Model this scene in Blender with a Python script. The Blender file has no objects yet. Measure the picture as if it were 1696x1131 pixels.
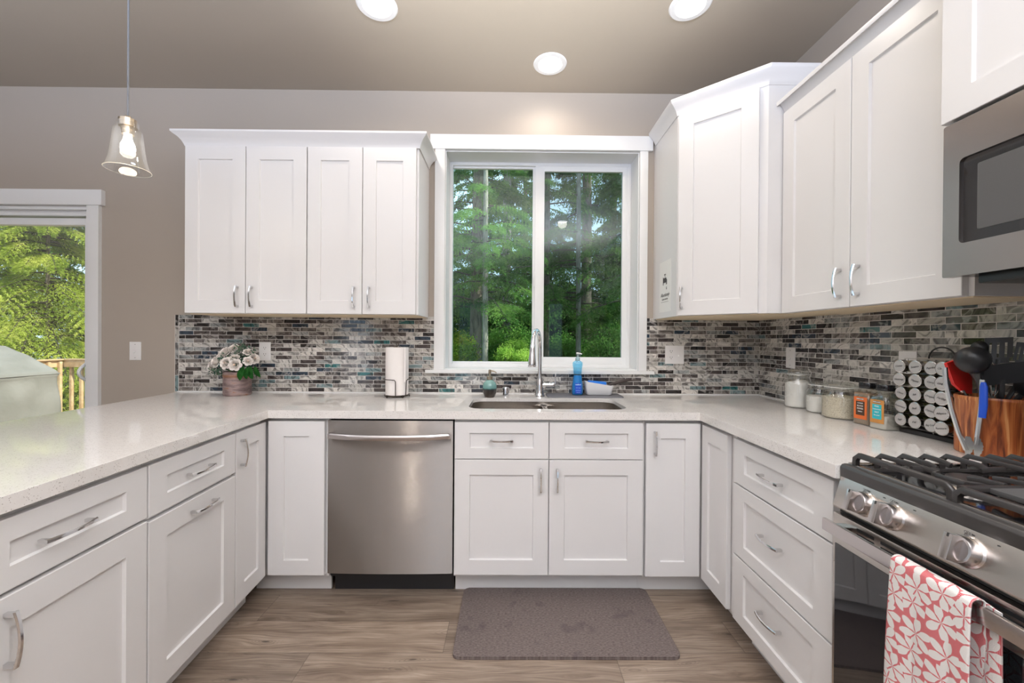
import bpy, bmesh, math, random
import numpy as np
from mathutils import Vector, Matrix
PI = math.pi
R = math.radians
scene = bpy.context.scene
COL = scene.collection
random.seed(5)

# ------------------------------------------------------------------ camera
FPX = 666.0
cam_d = bpy.data.cameras.new('camera')
cam_d.sensor_width = 36.0
cam_d.lens = FPX * 36.0 / 1696.0
cam_d.clip_start = 0.02
cam_d.clip_end = 300
cam = bpy.data.objects.new('camera', cam_d)
COL.objects.link(cam)
_f = Vector((-5.0, -2.5, FPX)).normalized()          # world +Y seen from the camera (x right, y down, z ahead)
_r = R(0.4)
_X = Vector((math.cos(_r), math.sin(_r), 0))
_X = (_X - _f * _X.dot(_f)).normalized()
_D = _f.cross(_X)
rows = [(_X[i], _f[i], -_D[i]) for i in range(3)]     # camera = rows @ world
right, down, ahead = Vector(rows[0]), Vector(rows[1]), Vector(rows[2])
m = Matrix((right, -down, -ahead)).transposed().to_4x4()
m.translation = Vector((0, -2.571, 1.2576))
cam.matrix_world = m
scene.camera = cam
scene.view_settings.view_transform = 'Standard'
scene.view_settings.look = 'None'
scene.view_settings.gamma = 1.0
scene.view_settings.use_curve_mapping = False
scene.view_settings.exposure = 0.0
scene.cycles.use_denoising = True
scene.cycles.max_bounces = 10
scene.cycles.transparent_max_bounces = 16
scene.cycles.sample_clamp_indirect = 6.0
scene.cycles.caustics_reflective = False
scene.cycles.caustics_refractive = False

# ------------------------------------------------------------------ world, sun, large lights
world = bpy.data.worlds.new('sky')
scene.world = world
world.use_nodes = True
wb = world.node_tree.nodes['Background']
wb.inputs[0].default_value = (0.62, 0.80, 1.0, 1)
wb.inputs[1].default_value = 1.9


def lamp(name, kind, loc, energy, color=(1, 1, 1), **kw):
    d = bpy.data.lights.new(name, kind)
    d.energy = energy
    d.color = color
    o = bpy.data.objects.new(name, d)
    COL.objects.link(o)
    o.location = loc
    for k, v in kw.items():
        if k == 'to':
            o.rotation_euler = (Vector(v) - Vector(loc)).to_track_quat('-Z', 'Y').to_euler()
        else:
            setattr(d, k, v)
    return o


sun = lamp('sun', 'SUN', (9, -3, 12), 7.5, (1.0, 0.95, 0.84), angle=R(0.6))
sun.rotation_euler = Vector((-0.72, 0.20, -0.66)).to_track_quat('-Z', 'Y').to_euler()
# unseen fill lights added behind the camera, aimed up to brighten by bounce
FC = (0.78, 0.90, 1.14)
for nm_, x_, y_, z_, e_, sz_ in (('bounce_fill', -0.3, -2.8, 2.30, 75, 2.2), ('bounce_fill_dining', -3.0, -2.8, 2.1, 80, 2.2), ('bounce_fill_living', -0.8, -4.8, 1.7, 270, 2.2), ('bounce_fill_kitchen', 0.8, -3.2, 2.32, 190, 1.4)):
    lamp(nm_, 'AREA', (x_, y_, z_), e_, FC, shape='DISK', size=sz_, to=(x_, y_ + 0.0001, 2.8))
# the on-camera flash head, tipped up and forward at the ceiling
lamp('flash_head', 'SPOT', (0.05, -2.45, 1.45), 330, (1.0, 0.98, 0.95), spot_size=R(66), spot_blend=0.9, shadow_soft_size=0.10, to=(0.05, -1.45, 2.838))

# ------------------------------------------------------------------ materials
MATS = {}


def new_mat(name):
    mt = bpy.data.materials.new(name)
    mt.use_nodes = True
    MATS[name] = mt
    nt = mt.node_tree
    return mt, nt, nt.nodes['Principled BSDF']


def setp(b, **kw):
    names = dict(color='Base Color', rough='Roughness', metal='Metallic', spec='Specular IOR Level', trans='Transmission Weight',
                 ior='IOR', emis='Emission Color', es='Emission Strength', coat='Coat Weight', aniso='Anisotropic', normal='Normal',
                 alpha='Alpha', tangent='Tangent', sheen='Sheen Weight', sss='Subsurface Weight', coatr='Coat Roughness')
    for k, v in kw.items():
        s = b.inputs[names[k]]
        if hasattr(v, 'links') or hasattr(v, 'is_output'):
            b.id_data.links.new(v, s)
        else:
            if k in ('color', 'emis') and len(v) == 3:
                v = (*v, 1)
            s.default_value = v


def M(name, color, rough=0.5, metal=0.0, **kw):
    mt, nt, b = new_mat(name)
    setp(b, color=color, rough=rough, metal=metal, **kw)
    return mt


def nd(nt, typ, props=None, out=0, **inp):
    n = nt.nodes.new('ShaderNode' + typ)
    for k, v in (props or {}).items():
        setattr(n, k, v)
    for k, v in inp.items():
        s = n.inputs[int(k[1:])] if k[0] == 'i' and k[1:].isdigit() else n.inputs[k.replace('_', ' ')]
        if hasattr(v, 'is_output'):
            nt.links.new(v, s)
        else:
            if hasattr(s.default_value, '__len__') and hasattr(v, '__len__') and len(s.default_value) == 4 and len(v) == 3:
                v = (*v, 1)
            s.default_value = v
    return n.outputs[out]


def mth(nt, op, a, b=0.0, c=0.0):
    return nd(nt, 'Math', {'operation': op}, i0=a, i1=b, i2=c)


def ramp(nt, fac, stops, interp='LINEAR'):
    n = nt.nodes.new('ShaderNodeValToRGB')
    cr = n.color_ramp
    cr.interpolation = interp
    while len(cr.elements) < len(stops):
        cr.elements.new(0.5)
    for e, (p, c) in zip(cr.elements, stops):
        e.position = p
        e.color = (*c, 1) if len(c) == 3 else c
    nt.links.new(fac, n.inputs[0])
    return n.outputs[0]


def mixc(nt, fac, a, b, blend='MIX'):
    n = nt.nodes.new('ShaderNodeMix')
    n.data_type = 'RGBA'
    n.blend_type = blend
    for s, v in ((n.inputs[0], fac), (n.inputs[6], a), (n.inputs[7], b)):
        if hasattr(v, 'is_output'):
            nt.links.new(v, s)
        else:
            s.default_value = (*v, 1) if hasattr(v, '__len__') and len(v) == 3 else v
    return n.outputs[2]


def g(v):
    return (v, v, v)


def pos(nt):
    return nd(nt, 'NewGeometry', out=0)


def objc(nt):
    return nd(nt, 'TexCoord', out=3)


def wallpaint(name, col, var=0.03):
    mt, nt, b = new_mat(name)
    n = nd(nt, 'TexNoise', Vector=pos(nt), Scale=0.9, Detail=2.0)
    c = mixc(nt, n, tuple(x * (1 - var) for x in col), tuple(x * (1 + var) for x in col))
    n2 = nd(nt, 'TexNoise', Vector=pos(nt), Scale=140.0, Detail=3.0)
    bp = nd(nt, 'Bump', Strength=0.12, Distance=0.002, Height=n2)
    setp(b, color=c, rough=0.55, normal=bp)
    return mt


wallpaint('wall_paint', (0.425, 0.368, 0.312))
wallpaint('ceiling_paint', (0.42, 0.365, 0.298))
M('cabinet_white', (0.76, 0.75, 0.752), 0.32)
M('trim_white', (0.80, 0.80, 0.80), 0.35)
M('vinyl_white', (0.84, 0.845, 0.85), 0.3)
M('maple', (0.80, 0.66, 0.46), 0.5)
M('chrome', (0.72, 0.72, 0.73), 0.12, 1.0)
M('faucet_chrome', (0.8, 0.8, 0.82), 0.06, 1.0)
M('dark', (0.012, 0.012, 0.013), 0.45)
M('black_plastic', (0.018, 0.018, 0.020), 0.32)
M('apron_grey', (0.075, 0.070, 0.068), 0.30, 0.35)
M('black_gloss', (0.012, 0.012, 0.014), 0.06)
M('oven_glass', (0.010, 0.010, 0.012), 0.04, spec=0.9)
M('cast_iron', (0.036, 0.032, 0.031), 0.33)
M('griddle_iron', (0.09, 0.088, 0.088), 0.5)
M('plate_white', (0.82, 0.80, 0.79), 0.4)
M('slot_dark', (0.06, 0.05, 0.05), 0.6)
M('paper', (0.84, 0.80, 0.78), 0.9)
M('bronze_wire', (0.05, 0.038, 0.03), 0.35, 0.8)
M('wire_silver', (0.62, 0.60, 0.58), 0.3, 0.9)
M('red_silicone', (0.78, 0.015, 0.012), 0.4)
M('blue_grip', (0.015, 0.09, 0.62), 0.35)
M('tongs_steel', (0.70, 0.70, 0.69), 0.25, 1.0)
M('white_plastic', (0.83, 0.83, 0.84), 0.35)
M('sponge_blue', (0.03, 0.22, 0.78), 0.85)
M('handle_brown', (0.045, 0.03, 0.027), 0.45)
M('mat_rubber', (0.17, 0.17, 0.19), 0.55)
M('soap_label', (0.55, 0.85, 0.95), 0.4)
M('pump_brass', (0.42, 0.36, 0.28), 0.3, 0.9)
M('flour', (0.88, 0.86, 0.84), 0.95)
M('label_ink', (0.03, 0.03, 0.03), 0.6)
M('label_white', (0.85, 0.84, 0.82), 0.5)
M('label_orange', (0.78, 0.17, 0.035), 0.5)
M('label_brown', (0.07, 0.035, 0.02), 0.5)
M('label_amber', (0.62, 0.28, 0.07), 0.5)
M('label_teal', (0.03, 0.50, 0.58), 0.5)
M('brown_powder', (0.30, 0.20, 0.13), 0.9)
M('salt_pale', (0.78, 0.74, 0.72), 0.9)
M('foam_base', (0.025, 0.022, 0.022), 0.5)
M('soil', (0.05, 0.035, 0.02), 0.9)
M('socket_nickel', (0.50, 0.42, 0.32), 0.25, 1.0)
M('cord_gray', (0.22, 0.23, 0.25), 0.4)
M('rail_wood_end', (0.62, 0.42, 0.24), 0.7)
for nm, c in dict(spice_green=(0.16, 0.17, 0.05), spice_yellow=(0.42, 0.27, 0.02), spice_brown=(0.17, 0.09, 0.04),
                  spice_red=(0.30, 0.05, 0.02), spice_dark=(0.05, 0.045, 0.03), spice_pale=(0.50, 0.42, 0.28)).items():
    M(nm, c, 0.8)


def steel(name, col, rough, tang, aniso=0.75):
    mt, nt, b = new_mat(name)
    v = nd(nt, 'CombineXYZ', X=tang[0], Y=tang[1], Z=tang[2])
    setp(b, color=col, rough=rough, metal=1.0, aniso=aniso, tangent=v)
    return mt


mt, nt, b = new_mat('dw_steel')        # horizontally brushed: the grooves spread reflections up and down
wn = nt.nodes.new('ShaderNodeTexWhiteNoise')
wn.noise_dimensions = '3D'
nt.links.new(nd(nt, 'VectorMath', {'operation': 'MULTIPLY'}, i0=pos(nt), i1=(900.0, 900.0, 9000.0)), wn.inputs[0])
tilt = mth(nt, 'MULTIPLY', mth(nt, 'SUBTRACT', wn.outputs[0], 0.42), 1.35)
nn_ = nd(nt, 'VectorMath', {'operation': 'ADD'}, i0=nd(nt, 'NewGeometry', out=1), i1=nd(nt, 'CombineXYZ', Z=tilt))
setp(b, color=(0.29, 0.262, 0.240), rough=0.15, metal=1.0, normal=nd(nt, 'VectorMath', {'operation': 'NORMALIZE'}, i0=nn_))
steel('microwave_steel', (0.34, 0.305, 0.285), 0.25, (0, 1, 0), 0.6)
steel('dw_handle', (0.62, 0.58, 0.57), 0.24, (1, 0, 0), 0.5)
steel('range_steel', (0.62, 0.58, 0.54), 0.27, (0, 1, 0), 0.7)
steel('range_dark_steel', (0.14, 0.135, 0.135), 0.25, (0, 1, 0), 0.5)
steel('sink_steel', (0.56, 0.52, 0.48), 0.26, (1, 0, 0), 0.3)
steel('tin_steel', (0.60, 0.59, 0.58), 0.22, (0, 0, 1), 0.2)


def glass(name, tint=(0.97, 0.98, 0.97), base=0.04, rough=0.0, haze=0.0):
    mt = bpy.data.materials.new(name)
    mt.use_nodes = True
    MATS[name] = mt
    nt = mt.node_tree
    nt.nodes.clear()
    tr = nd(nt, 'BsdfTransparent', Color=tint)
    gl = nd(nt, 'BsdfGlossy', Color=(1, 1, 1), Roughness=rough)
    lw = nd(nt, 'LayerWeight', out=1, Blend=0.25)
    f = nd(nt, 'Math', {'operation': 'MULTIPLY_ADD'}, i0=lw, i1=0.55, i2=base)
    o = nd(nt, 'MixShader', i0=f, i1=tr, i2=gl)
    if haze:
        df = nd(nt, 'BsdfTranslucent', Color=(0.95, 0.93, 0.88))
        o = nd(nt, 'MixShader', i0=haze, i1=o, i2=df)
    out = nt.nodes.new('ShaderNodeOutputMaterial')
    nt.links.new(o, out.inputs[0])
    return mt


glass('window_glass', (0.90, 0.97, 0.94), 0.006)
glass('screened_glass', (0.68, 0.75, 0.73), 0.010)
glass('door_glass', (0.97, 0.99, 0.97), 0.01)
glass('jar_glass', (0.975, 0.985, 0.97), 0.06)
glass('tin_glass', (0.86, 0.87, 0.82), 0.1)
glass('shade_glass', (0.94, 0.94, 0.93), 0.05, 0.0, 0.034)
glass('rim_glass', (0.9, 0.9, 0.88), 0.12, 0.1, 0.3)
glass('soap_clear', (0.45, 0.80, 0.97), 0.06)
glass('pump_clear', (0.70, 0.88, 0.93), 0.12, 0.1, 0.25)
mt, nt, b = new_mat('soap_liquid')
setp(b, color=(0.02, 0.36, 0.74), rough=0.12, sss=0.0, spec=0.6)

for nm, c, s in (('can_glow', (1.0, 0.93, 0.82), 14.0), ('bulb_glow', (1.0, 0.92, 0.80), 14.0)):
    mt, nt, b = new_mat(nm)
    setp(b, color=(1, 1, 1), emis=c, es=s)


# glass mosaic: every tile its own colour with agate swirls
def tile_mat(name, au, sign=1.0, rot=False):
    mt, nt, b = new_mat(name)
    P = pos(nt)
    sp = nt.nodes.new('ShaderNodeSeparateXYZ')
    nt.links.new(P, sp.inputs[0])
    U = mth(nt, 'MULTIPLY', sp.outputs[au], sign)
    V = sp.outputs[2]
    if rot:
        U, V = V, U
        u = mth(nt, 'DIVIDE', mth(nt, 'ADD', U, 7.0 * 0.104 - 0.916), 0.104)
        v = mth(nt, 'ADD', mth(nt, 'MULTIPLY', V, 0.0), 3.5)
        row = mth(nt, 'FLOOR', v)
        uu = u
        rot_g = mth(nt, 'ABSOLUTE', mth(nt, 'SUBTRACT', V, -2.1035))
    else:
        u = mth(nt, 'DIVIDE', mth(nt, 'ADD', U, 5.0), 0.1035)
        v = mth(nt, 'DIVIDE', mth(nt, 'SUBTRACT', V, 0.921), 0.0254)
        row = mth(nt, 'FLOOR', v)
        uu = mth(nt, 'ADD', u, mth(nt, 'MULTIPLY', row, 0.5))
    colm = mth(nt, 'FLOOR', uu)
    fu = mth(nt, 'FRACT', uu)
    fv = mth(nt, 'FRACT', v)
    # distance to the tile edge in metres
    du = mth(nt, 'MULTIPLY', mth(nt, 'MINIMUM', fu, mth(nt, 'SUBTRACT', 1.0, fu)), 0.1035)
    if rot:
        dv = mth(nt, 'SUBTRACT', 0.0115, rot_g)
    else:
        dv = mth(nt, 'MULTIPLY', mth(nt, 'MINIMUM', fv, mth(nt, 'SUBTRACT', 1.0, fv)), 0.0254)
    dd = mth(nt, 'MINIMUM', du, dv)
    tile = nd(nt, 'MapRange', Value=dd, i1=0.0010, i2=0.0016, i3=0.0, i4=1.0)
    cell = nd(nt, 'CombineXYZ', X=colm, Y=row, Z=2.3)
    wn = nt.nodes.new('ShaderNodeTexWhiteNoise')
    wn.noise_dimensions = '3D'
    nt.links.new(cell, wn.inputs[0])
    rv, rc = wn.outputs[0], wn.outputs[1]
    base = ramp(nt, rv, [(0.0, (0.028, 0.025, 0.025)), (0.15, (0.090, 0.076, 0.071)), (0.29, (0.20, 0.178, 0.163)), (0.41, (0.43, 0.405, 0.370)),
                         (0.58, (0.58, 0.560, 0.525)), (0.76, (0.31, 0.325, 0.32)), (0.85, (0.035, 0.055, 0.080)), (0.895, (0.17, 0.25, 0.26)),
                         (0.935, (0.035, 0.15, 0.15)), (0.952, (0.68, 0.645, 0.60))], 'CONSTANT')
    off = nd(nt, 'VectorMath', {'operation': 'MULTIPLY'}, i0=rc, i1=(17.0, 17.0, 17.0))
    vv = nd(nt, 'VectorMath', {'operation': 'ADD'}, i0=P, i1=off)
    wp = nd(nt, 'TexNoise', out=1, Vector=vv, Scale=11.0, Detail=1.0)
    w2 = nd(nt, 'VectorMath', {'operation': 'MULTIPLY_ADD'}, i0=wp, i1=(0.16, 0.16, 0.16), i2=vv)
    wv = nd(nt, 'TexWave', {'wave_type': 'BANDS', 'bands_direction': 'DIAGONAL'}, out=1, Vector=w2, Scale=9.0, Distortion=3.0, Detail=1.5, Detail_Scale=0.8)
    n2 = nd(nt, 'TexNoise', Vector=w2, Scale=13.0, Detail=2.0)
    tones = ramp(nt, wv, [(0.0, g(0.35)), (0.13, g(0.80)), (0.45, g(1.0)), (0.85, g(1.15)), (1.0, g(0.9))])
    c = mixc(nt, 0.9, base, tones, 'MULTIPLY')
    f2 = ramp(nt, n2, [(0.555, g(0)), (0.60, g(0.45)), (0.64, g(0.1))])
    c = mixc(nt, f2, c, (0.55, 0.52, 0.49))
    f3 = ramp(nt, n2, [(0.37, g(0.65)), (0.40, g(0.5)), (0.425, g(0)), (0.485, g(0)), (0.492, g(0.55)), (0.50, g(0))])
    c = mixc(nt, f3, c, (0.045, 0.035, 0.036))
    c = mixc(nt, tile, (0.70, 0.67, 0.64), c)
    rg = nd(nt, 'MapRange', Value=tile, i1=0.0, i2=1.0, i3=0.7, i4=0.10)
    hgt = nd(nt, 'MapRange', Value=dd, i1=0.0006, i2=0.0022, i3=0.0, i4=1.0)
    bp = nd(nt, 'Bump', Strength=0.6, Distance=0.0012, Height=hgt)
    setp(b, color=c, rough=rg, normal=bp, spec=0.6)
    return mt


tile_mat('mosaic_back', 0)
tile_mat('mosaic_side', 1, -1.0)
tile_mat('mosaic_edge', 0, 1.0, True)

# speckled quartz
mt, nt, b = new_mat('quartz')
P = pos(nt)
vo = nt.nodes.new('ShaderNodeTexVoronoi')
nt.links.new(P, vo.inputs['Vector'])
vo.inputs['Scale'].default_value = 320
sr = nt.nodes.new('ShaderNodeSeparateColor')
nt.links.new(vo.outputs['Color'], sr.inputs[0])
dot = mth(nt, 'MULTIPLY', mth(nt, 'LESS_THAN', vo.outputs['Distance'], 0.42), mth(nt, 'GREATER_THAN', sr.outputs[0], 0.86))
dot2 = mth(nt, 'MULTIPLY', mth(nt, 'LESS_THAN', vo.outputs['Distance'], 0.45), mth(nt, 'LESS_THAN', sr.outputs[1], 0.16))
n = nd(nt, 'TexNoise', Vector=P, Scale=55.0, Detail=3.0)
c = mixc(nt, n, (0.76, 0.73, 0.705), (0.84, 0.815, 0.795))
c = mixc(nt, mth(nt, 'MULTIPLY', dot, 0.55), c, (0.28, 0.24, 0.21))
c = mixc(nt, mth(nt, 'MULTIPLY', dot2, 0.6), c, (0.85, 0.84, 0.82))
setp(b, color=c, rough=0.05, spec=0.8)

# vinyl planks running left to right
mt, nt, b = new_mat('plank_floor')
P = pos(nt)
sp = nt.nodes.new('ShaderNodeSeparateXYZ')
nt.links.new(P, sp.inputs[0])
v = mth(nt, 'DIVIDE', mth(nt, 'ADD', sp.outputs[1], 10.06), 0.182)
row = mth(nt, 'FLOOR', v)
wn = nt.nodes.new('ShaderNodeTexWhiteNoise')
wn.noise_dimensions = '1D'
nt.links.new(row, wn.inputs['W'])
u = mth(nt, 'ADD', mth(nt, 'DIVIDE', mth(nt, 'ADD', sp.outputs[0], 10.0), 1.22), mth(nt, 'MULTIPLY', wn.outputs[0], 3.7))
colm = mth(nt, 'FLOOR', u)
fu, fv = mth(nt, 'FRACT', u), mth(nt, 'FRACT', v)
du = mth(nt, 'MULTIPLY', mth(nt, 'MINIMUM', fu, mth(nt, 'SUBTRACT', 1.0, fu)), 1.22)
dv = mth(nt, 'MULTIPLY', mth(nt, 'MINIMUM', fv, mth(nt, 'SUBTRACT', 1.0, fv)), 0.182)
seam = nd(nt, 'MapRange', Value=mth(nt, 'MINIMUM', du, dv), i1=0.0006, i2=0.0022, i3=0.0, i4=1.0)
w3 = nt.nodes.new('ShaderNodeTexWhiteNoise')
w3.noise_dimensions = '2D'
nt.links.new(nd(nt, 'CombineXYZ', X=colm, Y=row), w3.inputs[0])
off = nd(nt, 'VectorMath', {'operation': 'MULTIPLY'}, i0=w3.outputs[1], i1=(9.0, 9.0, 0.0))
q = nd(nt, 'VectorMath', {'operation': 'ADD'}, i0=P, i1=off)
lo = nd(nt, 'Mapping', i0=q, i3=(1.0, 6.0, 1.0))
warp = nd(nt, 'TexNoise', out=1, Vector=lo, Scale=1.8, Detail=2.0)
qq = nd(nt, 'VectorMath', {'operation': 'MULTIPLY_ADD'}, i0=warp, i1=(0.35, 0.10, 0.0), i2=q)
fine = nd(nt, 'Mapping', i0=qq, i3=(2.2, 60.0, 1.0))
gr = nd(nt, 'TexNoise', Vector=fine, Scale=2.2, Detail=8.0, Roughness=0.65)
mid = nd(nt, 'Mapping', i0=qq, i3=(1.3, 11.0, 1.0))
gm = nd(nt, 'TexNoise', Vector=mid, Scale=1.6, Detail=4.0)
kv = nt.nodes.new('ShaderNodeTexVoronoi')
kq = nd(nt, 'Mapping', i0=qq, i3=(1.5, 4.6, 1.0))
nt.links.new(kq, kv.inputs['Vector'])
kv.inputs['Scale'].default_value = 2.3
kd = nd(nt, 'TexNoise', Vector=fine, Scale=1.0, Detail=3.0)
kdist = mth(nt, 'ADD', kv.outputs['Distance'], mth(nt, 'MULTIPLY', kd, 0.06))
knot = ramp(nt, kdist, [(0.03, g(1)), (0.075, g(0.55)), (0.11, g(0.1)), (0.20, g(0))])
ringw = mth(nt, 'SINE', mth(nt, 'MULTIPLY', kdist, 110.0))
rings = mth(nt, 'MULTIPLY', mth(nt, 'MAXIMUM', ringw, 0.0), nd(nt, 'MapRange', Value=kdist, i1=0.09, i2=0.34, i3=0.45, i4=0.0))
c = ramp(nt, gr, [(0.30, (0.155, 0.113, 0.087)), (0.48, (0.275, 0.215, 0.170)), (0.68, (0.390, 0.318, 0.260))])
c2 = ramp(nt, gm, [(0.34, (0.62, 0.57, 0.53)), (0.60, (1.10, 1.08, 1.05))])
c = mixc(nt, 0.85, c, c2, 'MULTIPLY')
tone = ramp(nt, w3.outputs[0], [(0.0, g(0.80)), (0.5, g(0.98)), (1.0, g(1.14))])
c = mixc(nt, 1.0, c, tone, 'MULTIPLY')
c = mixc(nt, rings, c, (0.075, 0.052, 0.040))
c = mixc(nt, knot, c, (0.030, 0.020, 0.016))
c = mixc(nt, seam, mixc(nt, 0.55, c, (0.06, 0.045, 0.036)), c)
bp = nd(nt, 'Bump', Strength=0.25, Distance=0.001, Height=gr)
setp(b, color=c, rough=0.42, normal=bp)

# woven kitchen mat
mt, nt, b = new_mat('woven_mat')
P = pos(nt)
ch = nd(nt, 'TexChecker', out=1, Vector=nd(nt, 'Mapping', i0=P, i2=(0, 0, R(45))), Scale=260.0)
n = nd(nt, 'TexNoise', Vector=nd(nt, 'Mapping', i0=P, i3=(90, 260, 1)), Scale=1.0, Detail=3.0)
st = nd(nt, 'TexNoise', Vector=P, Scale=9.0, Detail=3.0)
c = mixc(nt, mth(nt, 'MULTIPLY', ch, 0.55), (0.070, 0.051, 0.047), (0.210, 0.165, 0.155))
c = mixc(nt, ramp(nt, n, [(0.35, g(0.0)), (0.7, g(0.5))]), c, (0.30, 0.255, 0.24))
c = mixc(nt, ramp(nt, st, [(0.28, g(0.5)), (0.40, g(0))]), c, (0.06, 0.045, 0.05))
setp(b, color=c, rough=0.9)

# acacia staves
mt, nt, b = new_mat('acacia')
O = objc(nt)
sp = nt.nodes.new('ShaderNodeSeparateXYZ')
nt.links.new(O, sp.inputs[0])
ang = mth(nt, 'ARCTAN2', sp.outputs[1], sp.outputs[0])
seg = mth(nt, 'FLOOR', mth(nt, 'MULTIPLY', ang, 2.1))
wn = nt.nodes.new('ShaderNodeTexWhiteNoise')
wn.noise_dimensions = '1D'
nt.links.new(seg, wn.inputs['W'])
qv = nd(nt, 'CombineXYZ', X=mth(nt, 'MULTIPLY', ang, 1.6), Y=mth(nt, 'MULTIPLY', wn.outputs[0], 31.0), Z=mth(nt, 'MULTIPLY', sp.outputs[2], 1.6))
w = nd(nt, 'TexNoise', Vector=qv, Scale=2.6, Detail=6.0, Distortion=1.8)
c = ramp(nt, w, [(0.34, (0.10, 0.020, 0.007)), (0.47, (0.31, 0.075, 0.020)), (0.58, (0.45, 0.14, 0.040)), (0.70, (0.62, 0.28, 0.105))])
c = mixc(nt, 0.7, c, ramp(nt, wn.outputs[0], [(0, g(0.55)), (0.5, g(1.0)), (1, (1.5, 1.75, 1.8))]), 'MULTIPLY')
setp(b, color=c, rough=0.35)

# galvanised, rusty pot
mt, nt, b = new_mat('rusty_tin')
O = objc(nt)
n = nd(nt, 'TexNoise', Vector=nd(nt, 'Mapping', i0=O, i3=(6, 6, 14)), Scale=3.0, Detail=6.0)
c = ramp(nt, n, [(0.28, (0.11, 0.075, 0.075)), (0.46, (0.23, 0.165, 0.160)), (0.60, (0.34, 0.25, 0.235)), (0.72, (0.30, 0.15, 0.085))])
sp = nt.nodes.new('ShaderNodeSeparateXYZ')
nt.links.new(O, sp.inputs[0])
rz = nd(nt, 'MapRange', Value=mth(nt, 'ABSOLUTE', mth(nt, 'SUBTRACT', sp.outputs[2], 0.118)), i1=0.0, i2=0.016, i3=0.8, i4=0.0)
c = mixc(nt, rz, c, (0.30, 0.13, 0.055))
setp(b, color=c, rough=0.55, metal=0.25)

# two-tone glazed dispenser
mt, nt, b = new_mat('two_tone_glaze')
O = objc(nt)
sp = nt.nodes.new('ShaderNodeSeparateXYZ')
nt.links.new(O, sp.inputs[0])
n = nd(nt, 'TexNoise', Vector=O, Scale=60.0, Detail=3.0)
zz = mth(nt, 'ADD', sp.outputs[2], mth(nt, 'MULTIPLY', n, 0.006))
c = ramp(nt, mth(nt, 'DIVIDE', zz, 0.12), [(0.0, (0.055, 0.038, 0.030)), (0.40, (0.040, 0.034, 0.032)), (0.445, (0.025, 0.06, 0.06)), (0.50, (0.16, 0.33, 0.31)), (0.95, (0.24, 0.42, 0.39))])
setp(b, color=c, rough=0.12, spec=0.6)

# rice / grain
mt, nt, b = new_mat('rice')
v = nd(nt, 'TexVoronoi', Vector=nd(nt, 'Mapping', i0=pos(nt), i3=(1, 1, 1.8)), Scale=240.0)
c = ramp(nt, v, [(0.0, (0.78, 0.72, 0.60)), (0.6, (0.62, 0.55, 0.43)), (0.9, (0.38, 0.32, 0.24))])
setp(b, color=c, rough=0.8)

# spice tin lids: brushed with a pale centre
M('lid_silver', (0.60, 0.57, 0.56), 0.33, 0.55)

# terry towel: white petals on red-dotted ground
mt, nt, b = new_mat('flower_towel')
uvn = nd(nt, 'UVMap')
sc_ = nd(nt, 'Mapping', i0=uvn, i3=(1.0, 1.0, 1.0))
vo = nt.nodes.new('ShaderNodeTexVoronoi')
vo.voronoi_dimensions = '2D'
nt.links.new(sc_, vo.inputs['Vector'])
vo.inputs['Scale'].default_value = 20.0
vo.inputs['Randomness'].default_value = 0.45
dv = nd(nt, 'VectorMath', {'operation': 'SUBTRACT'}, i0=sc_, i1=vo.outputs['Position'])
sp = nt.nodes.new('ShaderNodeSeparateXYZ')
nt.links.new(dv, sp.inputs[0])
# the Position output is in texture space already divided by the scale
an = mth(nt, 'ARCTAN2', sp.outputs[1], sp.outputs[0])
sc2 = nt.nodes.new('ShaderNodeSeparateColor')
nt.links.new(vo.outputs['Color'], sc2.inputs[0])
an = mth(nt, 'ADD', an, mth(nt, 'MULTIPLY', sc2.outputs[0], 3.0))
k = mth(nt, 'ABSOLUTE', mth(nt, 'COSINE', mth(nt, 'MULTIPLY', an, 3.0)))
dist = vo.outputs['Distance']
wid = mth(nt, 'SUBTRACT', k, mth(nt, 'ADD', mth(nt, 'MULTIPLY', mth(nt, 'ABSOLUTE', mth(nt, 'SUBTRACT', dist, 0.32)), 2.2), 0.17))
petal = nd(nt, 'MapRange', Value=wid, i1=-0.02, i2=0.04, i3=0.0, i4=1.0)
chk = nd(nt, 'TexChecker', out=1, Vector=nd(nt, 'Mapping', i0=uvn, i2=(0, 0, R(45))), Scale=560.0)
ground = mixc(nt, mth(nt, 'MULTIPLY', chk, 0.45), (0.60, 0.035, 0.06), (0.78, 0.66, 0.64))
c = mixc(nt, petal, ground, (0.80, 0.775, 0.755))
tn = nd(nt, 'TexNoise', Vector=nd(nt, 'Mapping', i0=uvn, i3=(500, 700, 1)), Scale=1.0, Detail=2.0)
bp = nd(nt, 'Bump', Strength=0.6, Distance=0.002, Height=tn)
setp(b, color=c, rough=0.95, normal=bp)


def leafmat(name, dark, mid_, light, scale=1.2, trans=0.35):
    mt = bpy.data.materials.new(name)
    mt.use_nodes = True
    MATS[name] = mt
    nt = mt.node_tree
    nt.nodes.clear()
    P_ = pos(nt)
    n1 = nd(nt, 'TexNoise', Vector=P_, Scale=scale, Detail=4.0, Roughness=0.7)
    c_ = ramp(nt, n1, [(0.34, dark), (0.5, mid_), (0.66, light)])
    a = nd(nt, 'BsdfDiffuse', Color=c_)
    t = nd(nt, 'BsdfTranslucent', Color=c_)
    s = nd(nt, 'MixShader', i0=trans, i1=a, i2=t)
    out = nt.nodes.new('ShaderNodeOutputMaterial')
    nt.links.new(s, out.inputs[0])


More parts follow.
